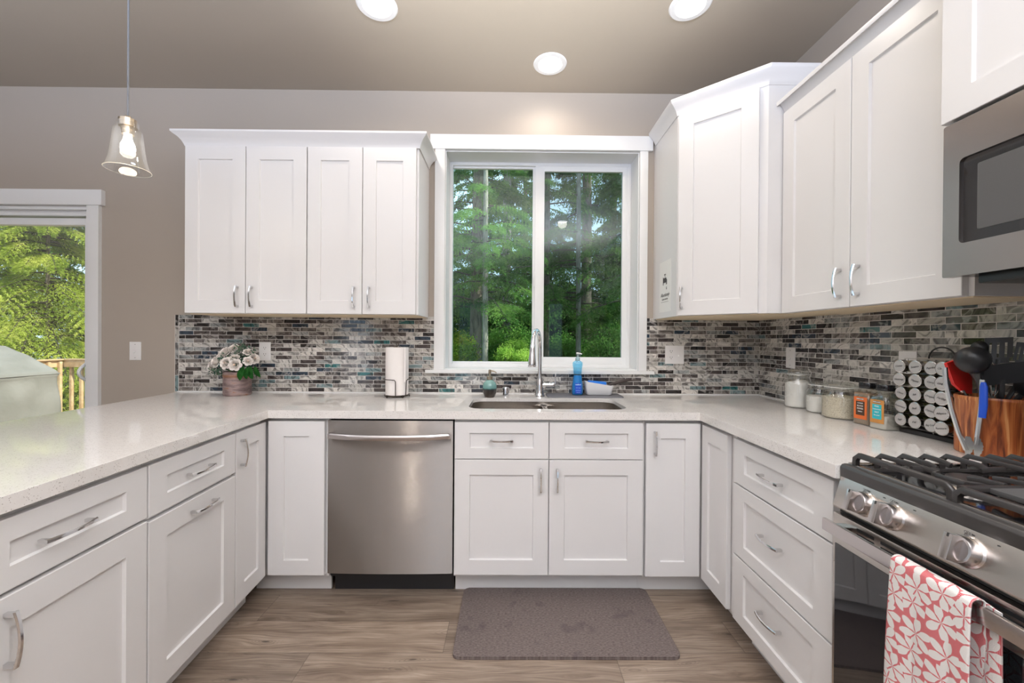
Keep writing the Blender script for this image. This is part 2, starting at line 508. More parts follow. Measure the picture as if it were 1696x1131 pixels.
leafmat('cedar_leaf', (0.20, 0.30, 0.04), (0.44, 0.53, 0.08), (0.72, 0.74, 0.19), 2.5, 0.45)
leafmat('fir_leaf', (0.045, 0.11, 0.035), (0.11, 0.24, 0.055), (0.27, 0.44, 0.10), 1.3, 0.45)
leafmat('fir_leaf_dark', (0.03, 0.075, 0.03), (0.075, 0.165, 0.05), (0.17, 0.30, 0.09), 1.1, 0.45)
leafmat('fir_leaf_mid', (0.08, 0.20, 0.05), (0.18, 0.38, 0.08), (0.34, 0.54, 0.12), 1.3, 0.45)
leafmat('fir_leaf_bright', (0.14, 0.30, 0.05), (0.30, 0.50, 0.08), (0.50, 0.66, 0.14), 1.6, 0.45)
leafmat('bush_leaf', (0.08, 0.14, 0.02), (0.20, 0.34, 0.04), (0.50, 0.48, 0.06), 2.2)
leafmat('eucalyptus', (0.05, 0.10, 0.075), (0.11, 0.19, 0.14), (0.20, 0.26, 0.14), 30.0, 0.15)
leafmat('deep_leaf', (0.012, 0.055, 0.012), (0.02, 0.095, 0.02), (0.04, 0.15, 0.035), 25.0, 0.1)


def barkmat(name, a, b_):
    mt, nt, bb = new_mat(name)
    n1 = nd(nt, 'TexNoise', Vector=nd(nt, 'Mapping', i0=pos(nt), i3=(9, 9, 2.0)), Scale=2.2, Detail=6.0, Roughness=0.7)
    setp(bb, color=ramp(nt, n1, [(0.36, a), (0.62, b_)]), rough=0.9, normal=nd(nt, 'Bump', Strength=0.8, Distance=0.03, Height=n1))


barkmat('bark_brown', (0.10, 0.075, 0.055), (0.26, 0.21, 0.16))
barkmat('bough_dark', (0.04, 0.035, 0.025), (0.09, 0.075, 0.055))
barkmat('bark_grey', (0.20, 0.175, 0.15), (0.42, 0.38, 0.33))
mt, nt, b = new_mat('rail_wood')
n1 = nd(nt, 'TexNoise', Vector=nd(nt, 'Mapping', i0=pos(nt), i3=(3, 3, 3)), Scale=4.0, Detail=5.0, Distortion=1.0)
setp(b, color=ramp(nt, n1, [(0.35, (0.50, 0.33, 0.17)), (0.65, (0.68, 0.49, 0.29))]), rough=0.7)
mt, nt, b = new_mat('cover_cloth')
n1 = nd(nt, 'TexNoise', Vector=objc(nt), Scale=3.5, Detail=5.0)
setp(b, color=ramp(nt, n1, [(0.35, (0.19, 0.185, 0.165)), (0.65, (0.26, 0.25, 0.23))]), rough=0.75, normal=nd(nt, 'Bump', Strength=0.3, Distance=0.02, Height=nd(nt, 'TexNoise', Vector=nd(nt, 'Mapping', i0=objc(nt), i3=(2, 2, 2)), Scale=3.0, Detail=3.0, Distortion=1.5)))
mt, nt, b = new_mat('forest_ground')
n1 = nd(nt, 'TexNoise', Vector=pos(nt), Scale=2.0, Detail=6.0)
setp(b, color=ramp(nt, n1, [(0.35, (0.05, 0.045, 0.02)), (0.65, (0.10, 0.14, 0.04))]), rough=0.95)
mt, nt, b = new_mat('deck_boards')
n1 = nd(nt, 'TexNoise', Vector=nd(nt, 'Mapping', i0=pos(nt), i3=(2, 30, 1)), Scale=2.0, Detail=4.0)
setp(b, color=ramp(nt, n1, [(0.35, (0.30, 0.22, 0.15)), (0.65, (0.45, 0.36, 0.26))]), rough=0.8)
mt, nt, b = new_mat('rose_petal')
n1 = nd(nt, 'LayerWeight', out=1, Blend=0.5)
setp(b, color=(0.90, 0.84, 0.79), rough=0.6)
M('rose_heart', (0.88, 0.66, 0.50), 0.6)


# ------------------------------------------------------------------ mesh helpers
class MB:
    def __init__(self):
        self.bm = bmesh.new()

    def box(self, x0, y0, z0, x1, y1, z1, bev=0.0, T=None, seg=2):
        x0, x1 = min(x0, x1), max(x0, x1)
        y0, y1 = min(y0, y1), max(y0, y1)
        z0, z1 = min(z0, z1), max(z0, z1)
        r = bmesh.ops.create_cube(self.bm, size=1.0)
        vs = r['verts']
        for v in vs:
            v.co = Vector(((x0 + x1) / 2 + v.co.x * (x1 - x0), (y0 + y1) / 2 + v.co.y * (y1 - y0), (z0 + z1) / 2 + v.co.z * (z1 - z0)))
        if T is not None:
            for v in vs:
                v.co = T @ v.co
        if bev:
            es = list({e for v in vs for e in v.link_edges})
            bmesh.ops.bevel(self.bm, geom=es, offset=bev, segments=seg, affect='EDGES', profile=0.7)
        return self

    def faces(self, verts, fs):
        vs = [self.bm.verts.new(v) for v in verts]
        for f in fs:
            try:
                self.bm.faces.new([vs[i] for i in f])
            except ValueError:
                pass
        return self

    def lathe(self, prof, c=(0, 0, 0), seg=32, T=None, sx=1.0, sy=1.0):
        c = Vector(c)
        rings = []
        for r, z in prof:
            if r < 1e-6:
                rings.append([self.bm.verts.new(c + Vector((0, 0, z)))])
            else:
                rings.append([self.bm.verts.new(c + Vector((r * sx * math.cos(2 * PI * i / seg), r * sy * math.sin(2 * PI * i / seg), z))) for i in range(seg)])
        for a, b in zip(rings, rings[1:]):
            if len(a) == 1 and len(b) == 1:
                continue
            for i in range(seg):
                j = (i + 1) % seg
                if len(a) == 1:
                    self.bm.faces.new((a[0], b[j], b[i]))
                elif len(b) == 1:
                    self.bm.faces.new((a[i], a[j], b[0]))
                else:
                    self.bm.faces.new((a[i], a[j], b[j], b[i]))
        if T is not None:
            for ring in rings:
                for v in ring:
                    v.co = T @ v.co
        return self

    def cyl(self, p0, p1, r0, r1=None, seg=20, caps=True):
        r1 = r0 if r1 is None else r1
        p0, p1 = Vector(p0), Vector(p1)
        q = (p1 - p0).to_track_quat('Z', 'Y').to_matrix().to_4x4()
        T = Matrix.Translation(p0) @ q
        L = (p1 - p0).length
        pr = [(r0, 0), (r1, L)]
        if caps:
            pr = [(0, 0)] + pr + [(0, L)]
        return self.lathe(pr, seg=seg, T=T)

    def tube(self, pts, r, seg=8, closed=False, flat=1.0):
        pts = [Vector(p) for p in pts]
        n = len(pts)
        rr = r if isinstance(r, (list, tuple)) else [r] * n
        up = None
        rings = []
        for i, p in enumerate(pts):
            if closed:
                t = pts[(i + 1) % n] - pts[i - 1]
            else:
                t = pts[min(i + 1, n - 1)] - pts[max(i - 1, 0)]
            t.normalize()
            if up is None:
                a = Vector((0, 0, 1)) if abs(t.z) < 0.9 else Vector((1, 0, 0))
                up = (a - t * a.dot(t)).normalized()
            else:
                up = (up - t * up.dot(t)).normalized()
            s = t.cross(up)
            rings.append([self.bm.verts.new(p + (up * math.cos(2 * PI * k / seg) * flat + s * math.sin(2 * PI * k / seg)) * rr[i]) for k in range(seg)])
        m_ = n if closed else n - 1
        for i in range(m_):
            a, b = rings[i], rings[(i + 1) % n]
            for k in range(seg):
                j = (k + 1) % seg
                self.bm.faces.new((a[k], b[k], b[j], a[j]))
        if not closed:
            self.bm.faces.new(rings[0])
            self.bm.faces.new(list(reversed(rings[-1])))
        return self

    def prism(self, pts, h0, h1, axis='z', bev=0.0):
        def P3(p, h):
            return {'z': (p[0], p[1], h), 'x': (h, p[0], p[1]), 'y': (p[0], h, p[1])}[axis]
        n = len(pts)
        a = [self.bm.verts.new(P3(p, h0)) for p in pts]
        b = [self.bm.verts.new(P3(p, h1)) for p in pts]
        fs = [self.bm.faces.new(a), self.bm.faces.new(list(reversed(b)))]
        for i in range(n):
            j = (i + 1) % n
            fs.append(self.bm.faces.new((a[i], b[i], b[j], a[j])))
        if bev:
            es = list({e for f in fs for e in f.edges})
            bmesh.ops.bevel(self.bm, geom=es, offset=bev, segments=2, affect='EDGES', profile=0.7)
        return self

    def extr(self, prof, path, closed=False):
        """prof: [(out, z)], path: xy points; 'out' offsets to the LEFT side normal of the path with mitred corners"""
        n = len(path)
        P = [Vector((p[0], p[1])) for p in path]
        rings = []
        for i in range(n):
            d0 = (P[i] - P[i - 1]).normalized() if i > 0 or closed else None
            d1 = (P[(i + 1) % n] - P[i]).normalized() if i < n - 1 or closed else None
            d0 = d0 or d1
            d1 = d1 or d0
            n0, n1 = Vector((-d0.y, d0.x)), Vector((-d1.y, d1.x))
            mm = (n0 + n1).normalized()
            k = 1.0 / max(0.3, mm.dot(n0))
            rings.append([self.bm.verts.new((P[i].x + mm.x * k * o, P[i].y + mm.y * k * o, z)) for o, z in prof])
        q = len(prof)
        for a, b in zip(rings, rings[1:] + ([rings[0]] if closed else [])):
            for k in range(q):
                j = (k + 1) % q
                self.bm.faces.new((a[k], b[k], b[j], a[j]))
        if not closed:
            self.bm.faces.new(list(reversed(rings[0])))
            self.bm.faces.new(rings[-1])
        return self

    def slab(self, loops, z0, z1):
        es = []
        for lp in loops:
            vs = [self.bm.verts.new((p[0], p[1], z1)) for p in lp]
            es += [self.bm.edges.new((vs[i], vs[(i + 1) % len(vs)])) for i in range(len(vs))]
        r = bmesh.ops.triangle_fill(self.bm, edges=es, use_beauty=True)
        fs = [f for f in r['geom'] if isinstance(f, bmesh.types.BMFace)]
        e = bmesh.ops.extrude_face_region(self.bm, geom=fs)
        for v in [v for v in e['geom'] if isinstance(v, bmesh.types.BMVert)]:
            v.co.z = z0
        return self

    def build(self, name, mat, parent=None, ang=35, recalc=True):
        if recalc:
            bmesh.ops.recalc_face_normals(self.bm, faces=self.bm.faces)
        me = bpy.data.meshes.new(name)
        self.bm.to_mesh(me)
        self.bm.free()
        for p in me.polygons:
            p.use_smooth = True
        me.set_sharp_from_angle(angle=R(ang))
        me.materials.append(MATS[mat])
        o = bpy.data.objects.new(name, me)
        COL.objects.link(o)
        if parent:
            o.parent = parent
        return o


def thing(name, label, cat, loc=(0, 0, 0), rz=0.0, group=None):
    o = bpy.data.objects.new(name, None)
    o.empty_display_size = 0.05
    COL.objects.link(o)
    o.location = loc
    o.rotation_euler = (0, 0, rz)
    return tag(o, label, cat, group)


def tag(o, label, cat, group=None):
    o['label'] = label
    o['category'] = cat
    if group:
        o['group'] = group
    return o


def struct(o, label=None):
    o['kind'] = 'structure'
    if label:
        o['label'] = label
    return o


def text(name, s, size, mat, parent, T, shear=0.0, bold=0.0, align='CENTER', depth=0.0002):
    cu = bpy.data.curves.new(name, 'FONT')
    cu.body = s
    cu.size = size
    cu.shear = shear
    cu.offset = bold
    cu.extrude = depth
    cu.align_x = align
    cu.align_y = 'CENTER'
    cu.resolution_u = 2
    t = bpy.data.objects.new(name, cu)
    COL.objects.link(t)
    dg = bpy.context.evaluated_depsgraph_get()
    me = bpy.data.meshes.new_from_object(t.evaluated_get(dg))
    bpy.data.objects.remove(t)
    me.materials.clear()
    me.materials.append(MATS[mat])
    me.transform(T)
    o = bpy.data.objects.new(name, me)
    COL.objects.link(o)
    o.parent = parent
    return o


# text plane: local x -> a, local y -> up z, facing the given direction
def face_T(loc, facing):
    q = {'-y': Matrix(((1, 0, 0), (0, 0, -1), (0, 1, 0))), '-x': Matrix(((0, 0, -1), (-1, 0, 0), (0, 1, 0)))}[facing].to_4x4()
    return Matrix.Translation(loc) @ q


def rrect(x0, y0, x1, y1, r, n=6):
    pts = []
    for cx, cy, a0 in ((x1 - r, y1 - r, 0), (x0 + r, y1 - r, 90), (x0 + r, y0 + r, 180), (x1 - r, y0 + r, 270)):
        for i in range(n + 1):
            a = R(a0 + 90 * i / n)
            pts.append((cx + r * math.cos(a), cy + r * math.sin(a)))
    return pts


# ---- cabinet parts; local frame: x along the run, face looks to -y, back to +y
def shaker(x0, z0, x1, z1, yf=0.0, t=0.02, rw=0.072, rh=0.072, bend=None):
    mb = MB()
    c = 0.0015
    def rect(i, y):
        return [(x0 + i, y, z0 + i), (x1 - i, y, z0 + i), (x1 - i, y, z1 - i), (x0 + i, y, z1 - i)]
    def rect2(a, b_, y):
        return [(x0 + a, y, z0 + b_), (x1 - a, y, z0 + b_), (x1 - a, y, z1 - b_), (x0 + a, y, z1 - b_)]
    V = rect(0, yf + t) + rect(0, yf + c) + rect(c, yf) + rect2(rw, rh, yf) + rect2(rw + 0.003, rh + 0.003, yf + 0.009)
    F = [(0, 1, 2, 3)]
    for k in range(4):
        for i in range(4):
            j = (i + 1) % 4
            F.append((4 * k + i, 4 * k + j, 4 * k + 4 + j, 4 * k + 4 + i))
    F.append((16, 17, 18, 19))
    mb.faces(V, F)
    return mb


def handle(parent, x, z, vert=True, L=0.118, y=0.0):
    mb = MB()
    n = 12
    bar = []
    for i in range(n + 1):
        t = -1 + 2 * i / n
        bar.append((t * L / 2, 0.021 + 0.010 * (1 - t * t), 0.0058 - 0.0012 * (1 - t * t)))
    rings = []
    for a, o_, hw in bar:
        ring = []
        for (s, d) in ((-hw, 0.0), (-hw * 0.6, -0.0036), (hw * 0.6, -0.0036), (hw, 0.0), (hw * 0.6, 0.003), (-hw * 0.6, 0.003)):
            p = (x + s, y - o_ + d, z + a) if vert else (x + a, y - o_ + d, z + s)
            ring.append(mb.bm.verts.new(p))
        rings.append(ring)
    for a, b_ in zip(rings, rings[1:]):
        for k in range(6):
            mb.bm.faces.new((a[k], b_[k], b_[(k + 1) % 6], a[(k + 1) % 6]))
    mb.bm.faces.new(rings[0])
    mb.bm.faces.new(rings[-1])
    for s in (-1, 1):
        a = s * (L / 2 - 0.007)
        if vert:
            mb.box(x - 0.0048, y - 0.0225, z + a - 0.005, x + 0.0048, y, z + a + 0.005, 0.0012)
        else:
            mb.box(x + a - 0.005, y - 0.0225, z - 0.0048, x + a + 0.005, y, z + 0.0048, 0.0012)
    return mb.build('handle', 'chrome', parent, 40)


DT, DB = 0.860, 0.117      # tops and bottoms of the base fronts
UNDER = 0.876              # underside of the worktop


# ================================================================== THE SETTING
XR, XL, YB, ZC = 1.609, -4.9, -6.2, 2.838
# back wall with a window opening and a sliding-door opening
WX0, WX1, WZ0, WZ1 = -0.412, 0.826, 1.066, 2.462
DX0, DX1, DZ1 = -4.50, -2.664, 2.085
mb = MB()
TH = 0.20
for a in [(XL - 0.2, 0, -0.1, DX0, TH, ZC), (DX0, 0, DZ1, DX1, TH, ZC), (DX1, 0, -0.1, WX0, TH, ZC), (WX0, 0, -0.1, WX1, TH, WZ0),
          (WX0, 0, WZ1, WX1, TH, ZC), (WX1, 0, -0.1, XR + 0.2, TH, ZC)]:
    mb.box(*a)
struct(mb.build('wall_back', 'wall_paint'))
mb = MB(); mb.box(XR, YB - 0.2, -0.1, XR + 0.2, 0, ZC); struct(mb.build('wall_right', 'wall_paint'))
mb = MB()
mb.box(XL - 0.2, YB - 0.2, -0.1, XL, 0, ZC)
struct(mb.build('wall_left', 'wall_paint'))
mb = MB()
for a_, b_ in ((XL, -3.7), (-3.0, -1.15), (-0.55, 0.90), (1.22, XR)):
    mb.box(a_, YB - 0.2, -0.1, b_, YB, ZC)
mb.box(-3.7, YB - 0.2, -0.1, -3.0, YB, 0.4).box(-3.7, YB - 0.2, 2.1, -3.0, YB, ZC).box(0.90, YB - 0.2, 2.1, 1.22, YB, ZC).box(0.90, YB - 0.2, -0.1, 1.22, YB, 0.05)
mb.box(-1.15, YB - 0.2, 2.1, -0.55, YB, ZC).box(-1.15, YB - 0.2, -0.1, -0.55, YB, 0.05)
struct(mb.build('wall_rear', 'wall_paint'))
mb = MB(); mb.box(XL - 0.2, YB - 0.2, ZC, XR + 0.2, 0.2, ZC + 0.15); struct(mb.build('ceiling', 'ceiling_paint'))
mb = MB(); mb.box(XL - 0.2, YB - 0.2, -0.12, XR + 0.2, 0.2, 0.0); struct(mb.build('floor', 'plank_floor'))

# ---- mosaic backsplash, three fields and the turned column at its left end
SP = 0.008
mb = MB()
mb.prism([(-2.0895, 0.914), (XR - SP, 0.914), (XR - SP, 1.402), (0.877, 1.402), (0.877, 1.0662), (0.9205, 1.0662), (0.9205, 1.0448), (-0.5275, 1.0448), (-0.5275, 1.0662),
          (-0.476, 1.0662), (-0.476, 1.402), (-2.0895, 1.402)], -SP, 0, 'y')
bs = struct(mb.build('backsplash_back', 'mosaic_back'), 'glass mosaic backsplash behind the sink counter')
mb = MB(); mb.box(-2.1165, -SP, 0.914, -2.0905, 0, 1.402)
struct(mb.build('backsplash_edge', 'mosaic_edge'), 'column of turned mosaic tiles at the left end')
mb = MB(); mb.box(XR - SP, -2.4, 0.914, XR, -SP, 1.402)
struct(mb.build('backsplash_side', 'mosaic_side'), 'glass mosaic backsplash on the right wall')
mb = MB()
mb.box(-2.10, -SP - 0.005, 0.914, XR - SP, -SP + 0.001, 0.9195, 0.002).box(XR - SP - 0.005, -1.45, 0.914, XR - SP + 0.001, -SP, 0.9195, 0.002)
struct(mb.build('trim_caulk', 'trim_white'), 'white caulk line between worktop and tiles')

# ---- kitchen window: casing, stool, vinyl frame, fixed and sliding sash
mb = MB(); mb.box(-0.506, -0.024, WZ1 + 0.002, 0.906, 0, 2.556, 0.002); struct(mb.build('trim_1', 'trim_white'), 'window head casing')
mb = MB(); mb.box(-0.476, -0.019, 1.066, WX0, 0, WZ1 + 0.002, 0.002); struct(mb.build('trim_2', 'trim_white'), 'window left casing')
mb = MB(); mb.box(WX1, -0.019, 1.066, 0.877, 0, WZ1 + 0.002, 0.002); struct(mb.build('trim_3', 'trim_white'), 'window right casing')
mb = MB(); mb.box(-0.527, -0.040, 1.045, 0.920, 0, 1.066, 0.003); struct(mb.build('trim_4', 'trim_white'), 'window stool')
mb = MB()   # jamb extension lining the recess
j = 0.006
mb.box(WX0, 0, WZ0, WX0 + j, 0.15, WZ1).box(WX1 - j, 0, WZ0, WX1, 0.15, WZ1).box(WX0 + j, 0, WZ1 - j, WX1 - j, 0.15, WZ1).box(WX0 + j, 0, WZ0, WX1 - j, 0.15, WZ0 + j)
struct(mb.build('trim_5', 'trim_white'), 'painted window jamb')
win = bpy.data.objects.new('window_1', None); COL.objects.link(win); struct(win); win.location = (0.207, 0.15, WZ0)
def W(mb, name, mat, ang=35):
    o = mb.build(name, mat, win, ang)
    o.data.transform(Matrix.Translation((-0.207, -0.15, -WZ0)))
    return o
def ring(mb, x0, z0, x1, z1, w, y0, y1, wt=None, wb=None, wl=None, wr=None, bev=0.002):
    wt, wb, wl, wr = wt or w, wb or w, wl or w, wr or w
    mb.box(x0, y0, z0, x0 + wl, y1, z1, bev).box(x1 - wr, y0, z0, x1, y1, z1, bev)
    mb.box(x0 + wl - .0005, y0, z1 - wt, x1 - wr + .0005, y1, z1, bev).box(x0 + wl - .0005, y0, z0, x1 - wr + .0005, y1, z0 + wb, bev)
a0, a1, b0, b1 = WX0 + j, WX1 - j, WZ0 + j, WZ1 - j
mb = MB(); ring(mb, a0, b0, a1, b1, 0.020, 0.15, 0.199); W(mb, 'window_frame', 'vinyl_white')
mb = MB()   # left light: glazed nearly straight into the frame
ring(mb, a0 + .012, b0 + .018, 0.186, b1 - .014, 0.02, 0.172, 0.197, wt=0.018, wb=0.020, wl=0.006, wr=0.030)
W(mb, 'fixed_sash', 'vinyl_white')
mb = MB(); mb.box(a0 + .02, 0.184, b0 + .03, 0.16, 0.188, b1 - .03); W(mb, 'glass_pane', 'window_glass')
mb = MB()   # right sash, in front
ring(mb, 0.172, b0 + .014, a1 - .016, b1 - .018, 0.045, 0.156, 0.182, wt=0.036, wb=0.058, wl=0.062, wr=0.040)
sash = W(mb, 'sliding_sash', 'vinyl_white')
mb = MB(); mb.box(0.225, 0.167, b0 + .06, a1 - .05, 0.171, b1 - .05); W(mb, 'glass_pane', 'screened_glass')
mb = MB(); mb.box(0.160, 0.150, 1.62, 0.174, 0.157, 1.72, 0.003).box(0.163, 0.143, 1.655, 0.171, 0.151, 1.705, 0.003); W(mb, 'latch', 'vinyl_white')

# ---- sliding patio door at the left
mb = MB(); mb.box(DX0 - 0.1, -0.028, DZ1 + 0.002, -2.562, 0, 2.183, 0.002); struct(mb.build('trim_6', 'trim_white'), 'patio door head casing')
mb = MB(); mb.box(DX1, -0.020, 0.0, -2.586, 0, DZ1 + 0.002, 0.002).box(-2.5885, -0.0215, 0.0, -2.5855, 0, DZ1); struct(mb.build('trim_7', 'trim_white'), 'patio door right casing')
mb = MB(); mb.box(DX0 - 0.078, -0.020, 0.0, DX0, 0, DZ1 + 0.002, 0.002); struct(mb.build('trim_8', 'trim_white'), 'patio door left casing')
mb = MB(); mb.box(DX1 + 0.10, -0.015, 0.0, -2.2, 0, 0.13, 0.003); struct(mb.build('baseboard_back', 'trim_white'))
door = bpy.data.objects.new('door_1', None); COL.objects.link(door); struct(door); door.location = (-3.58, 0.06, 0)
def Dd(mb, name, mat):
    o = mb.build(name, mat, door)
    o.data.transform(Matrix.Translation((3.58, -0.06, 0)))
    return o
mb = MB()
mb.box(DX0, 0.0, 0.0, DX0 + .02, .2, DZ1).box(DX1 - .02, 0.0, 0.0, DX1, .2, DZ1).box(DX0 + .02, 0.0, DZ1 - .02, DX1 - .02, .2, DZ1).box(DX0 + .02, 0.03, DZ1 - .05, DX1 - .02, .2, DZ1 - .02).box(DX0, 0.0, 0.001, DX1, .2, .03)
Dd(mb, 'door_frame', 'vinyl_white')
mb = MB(); ring(mb, -3.62, 0.03, DX1 - .02, 2.028, 0.07, 0.06, 0.10, wt=0.045); Dd(mb, 'sliding_panel', 'vinyl_white')
mb = MB(); ring(mb, DX0 + .02, 0.03, -3.56, 2.028, 0.07, 0.11, 0.15, wt=0.045); Dd(mb, 'fixed_panel', 'vinyl_white')
mb = MB(); mb.box(-3.56, 0.078, 0.09, -2.74, 0.083, 1.99); Dd(mb, 'glass_pane', 'door_glass')
mb = MB(); mb.box(DX0 + .08, 0.128, 0.09, -3.62, 0.133, 1.99); Dd(mb, 'glass_pane', 'door_glass')
mb = MB()
pts = [(-2.715, 0.062 - 0.075 * math.sin(PI * t / 14), 1.105 - 0.145 * (t / 14)) for t in range(15)]
mb.tube(pts, 0.009, 10); Dd(mb, 'door_handle', 'vinyl_white')

# ================================================================== CABINETS
# ---- left run (peninsula, turned 3.4 degrees)
A34 = R(3.4)
I1 = Vector((-1.147, -0.645, 0))
d2 = Vector((math.sin(A34), -math.cos(A34), 0))
nl = Vector((-math.cos(A34), -math.sin(A34), 0))          # into the peninsula
FACE = 0.014
RZL = PI / 2 + A34


def left_origin(u):                                       # u of the far end of a unit on the face line
    return I1 + nl * FACE + d2 * u


def carcass(mb, w, d=0.58, y0=0.0205, z0=0.105, z1=UNDER - 0.001):
    mb.box(0.0008, y0, z0, w - 0.0008, d, z1)
    return mb


def base_cabinet(origin, rz, w, label, fronts, depth=0.58, group='white base cabinets', toe=True, top=UNDER - 0.001):
    """fronts: list of (kind, x0, z0, x1, z1, handle) in the local frame"""
    t = thing('base_cabinet', label, 'cabinet', origin, rz, group)
    carcass(MB(), w, depth, z1=top).build('body', 'cabinet_white', t)
    if top < UNDER - 0.01:
        MB().box(0.0008, 0.0205, top, w - 0.0008, 0.036, UNDER - 0.001).build('face_frame', 'cabinet_white', t)
    if toe:
        MB().box(0.0008, 0.085, 0.001, w - 0.0008, 0.105, 0.1045).build('toe_kick', 'cabinet_white', t)
    for kind, x0, z0, x1, z1, h in fronts:
        o = shaker(x0, z0, x1, z1, 0, rw=0.073, rh=0.073 if kind == 'door' else 0.052).build(kind, 'cabinet_white', t)
        if h:
            handle(o, *h)
    return t


u0, u1, u2, u3, u4 = 0.0, 0.2235, 0.6660, 1.1080, 1.55
w = u2 - u1 - 0.0
base_cabinet(left_origin(u2), RZL, u2 - u1, 'white pull-out base cabinet left of the corner, drawer above a door whose handle lies flat', [
    ('drawer', 0.003, 0.692, w - 0.003, DT - 0.003, (w / 2 + 0.0, 0.775, False, 0.125)),
    ('door', 0.003, DB, w - 0.003, 0.678, (w / 2 + 0.02, 0.634, False, 0.125))], 0.60)
w = u3 - u2
base_cabinet(left_origin(u3), RZL, w, 'white base cabinet nearest the camera at left, upright handle on its door', [
    ('drawer', 0.003, 0.697, w - 0.003, DT - 0.003, (w / 2 - 0.03, 0.776, False, 0.125)),
    ('door', 0.003, DB, w - 0.003, 0.686, (0.068, 0.592, True, 0.125))], 0.60)
w = u4 - u3
base_cabinet(left_origin(u4), RZL, w, 'white base cabinet at the near end of the peninsula, cut by the frame edge', [
    ('drawer', 0.003, 0.697, w - 0.003, DT - 0.003, (w / 2, 0.776, False, 0.125)),
    ('door', 0.003, DB, w - 0.003, 0.686, (w - 0.045, 0.592, True, 0.125))], 0.60)
# back panel of the peninsula under the overhang
pb = MB()
pb.box(0, 0, 0.001, 1.50, 0.018, UNDER - 0.001)
o = pb.build('peninsula_back_panel', 'cabinet_white')
o.location = left_origin(1.55) + nl * 0.605
o.rotation_euler = (0, 0, RZL)
tag(o, 'white back panel of the peninsula under the worktop overhang', 'panel')

# ---- left corner cabinet (two leaves meeting in the corner)
t = thing('corner_base_cabinet', 'white corner base cabinet at left, narrow door with handle beside a plain panel door', 'cabinet', (-1.16, -0.63, 0), 0, 'white corner base cabinets')
wl = u1 - 0.0
def loc_in(o, origin, rz, base):
    o.location = origin - Vector(base)
    o.rotation_euler = (0, 0, rz)
bd = MB()
bd.box(-1.72, -0.60, 0.105, -0.8845, -0.012, UNDER - 0.001)
bd.bm.transform(Matrix.Translation((1.16, 0.63, 0)))
bd.build('body', 'cabinet_white', t)
o = MB().box(0.0, 0.0205, 0.105, wl, 0.50, UNDER - 0.001).build('body', 'cabinet_white', t)
loc_in(o, left_origin(u1), RZL, (-1.16, -0.63, 0))
o = shaker(0.003, DB, wl + 0.009, DT - 0.003, 0, rw=0.060, rh=0.072).build('door', 'cabinet_white', t)
loc_in(o, left_origin(u1), RZL, (-1.16, -0.63, 0))
handle(o, 0.034, 0.765)
o = shaker(-0.011, DB, 0.260, DT, 0, rw=0.075, rh=0.072).build('door', 'cabinet_white', t)
o.location = (-1.1435 + 1.16, -0.632 + 0.63, 0)
mb = MB().box(-1.26, -0.532, 0.001, -0.885, -0.545, 0.1045); mb.bm.transform(Matrix.Translation((1.16, 0.63, 0))); mb.build('toe_kick', 'cabinet_white', t)
mb = MB().box(0, 0.085, 0.001, wl, 0.10, 0.1045)
o = mb.build('toe_kick', 'cabinet_white', t); loc_in(o, left_origin(u1), RZL, (-1.16, -0.63, 0))

# ---- dishwasher
t = thing('dishwasher', 'stainless steel dishwasher with a bowed towel-bar handle left of the sink', 'dishwasher', (-0.5665, -0.632, 0))
MB().box(-0.298, 0.0255, 0.105, 0.298, 0.58, UNDER - 0.004).build('body', 'dark', t)
mb = MB()
n = 16
prof = []
V = []
for i in range(n + 1):
    x = -0.300 + 0.600 * i / n
    y = -0.010 * (1 - (x / 0.300) ** 2) * 0.6
    V += [(x, y, 0.128), (x, y, 0.866), (x, 0.024, 0.866), (x, 0.024, 0.128)]
F = []
for i in range(n):
    a, b_ = 4 * i, 4 * i + 4
    for k in range(4):
        F.append((a + k, b_ + k, b_ + (k + 1) % 4, a + (k + 1) % 4))
F += [(0, 1, 2, 3), (4 * n, 4 * n + 1, 4 * n + 2, 4 * n + 3)]
mb.faces(V, F)
mb.build('door', 'dw_steel', t)
mb = MB()
secs = []
for i in range(21):
    x = -0.285 + 0.57 * i / 20
    y = -0.018 - 0.042 * (1 - abs(x / 0.285) ** 2.4)
    z = 0.795
    secs.append([mb.bm.verts.new((x, y + dy, z + dz)) for dy, dz in ((-0.006, -0.012), (-0.011, -0.004), (-0.011, 0.006), (-0.006, 0.013), (0.006, 0.013), (0.006, -0.012))])
for a, b_ in zip(secs, secs[1:]):
    for k in range(6):
        mb.bm.faces.new((a[k], b_[k], b_[(k + 1) % 6], a[(k + 1) % 6]))
mb.bm.faces.new(secs[0]); mb.bm.faces.new(secs[-1])
for s in (-1, 1):
    mb.box(s * 0.285 - 0.006, -0.028, 0.783, s * 0.285 + 0.006, 0.001, 0.808, 0.002)
mb.build('handle', 'dw_handle', t)
MB().box(-0.298, 0.085, 0.001, 0.298, 0.10, 0.105).box(-0.296, 0.03, 0.098, 0.296, 0.10, 0.104).build('toe_panel', 'black_plastic', t)
for s in (-0.25, 0.25):
    MB().cyl((s, 0.0855, 0.085), (s, 0.080, 0.085), 0.007, seg=12).build('toe_screw', 'chrome', t)
# filler strip at its left, painted
f_ = MB().box(-0.8835, -0.612, 0.105, -0.8685, -0.58, UNDER - 0.001).build('filler_strip', 'cabinet_white')
tag(f_, 'narrow white filler strip between corner cabinet and dishwasher', 'strip')

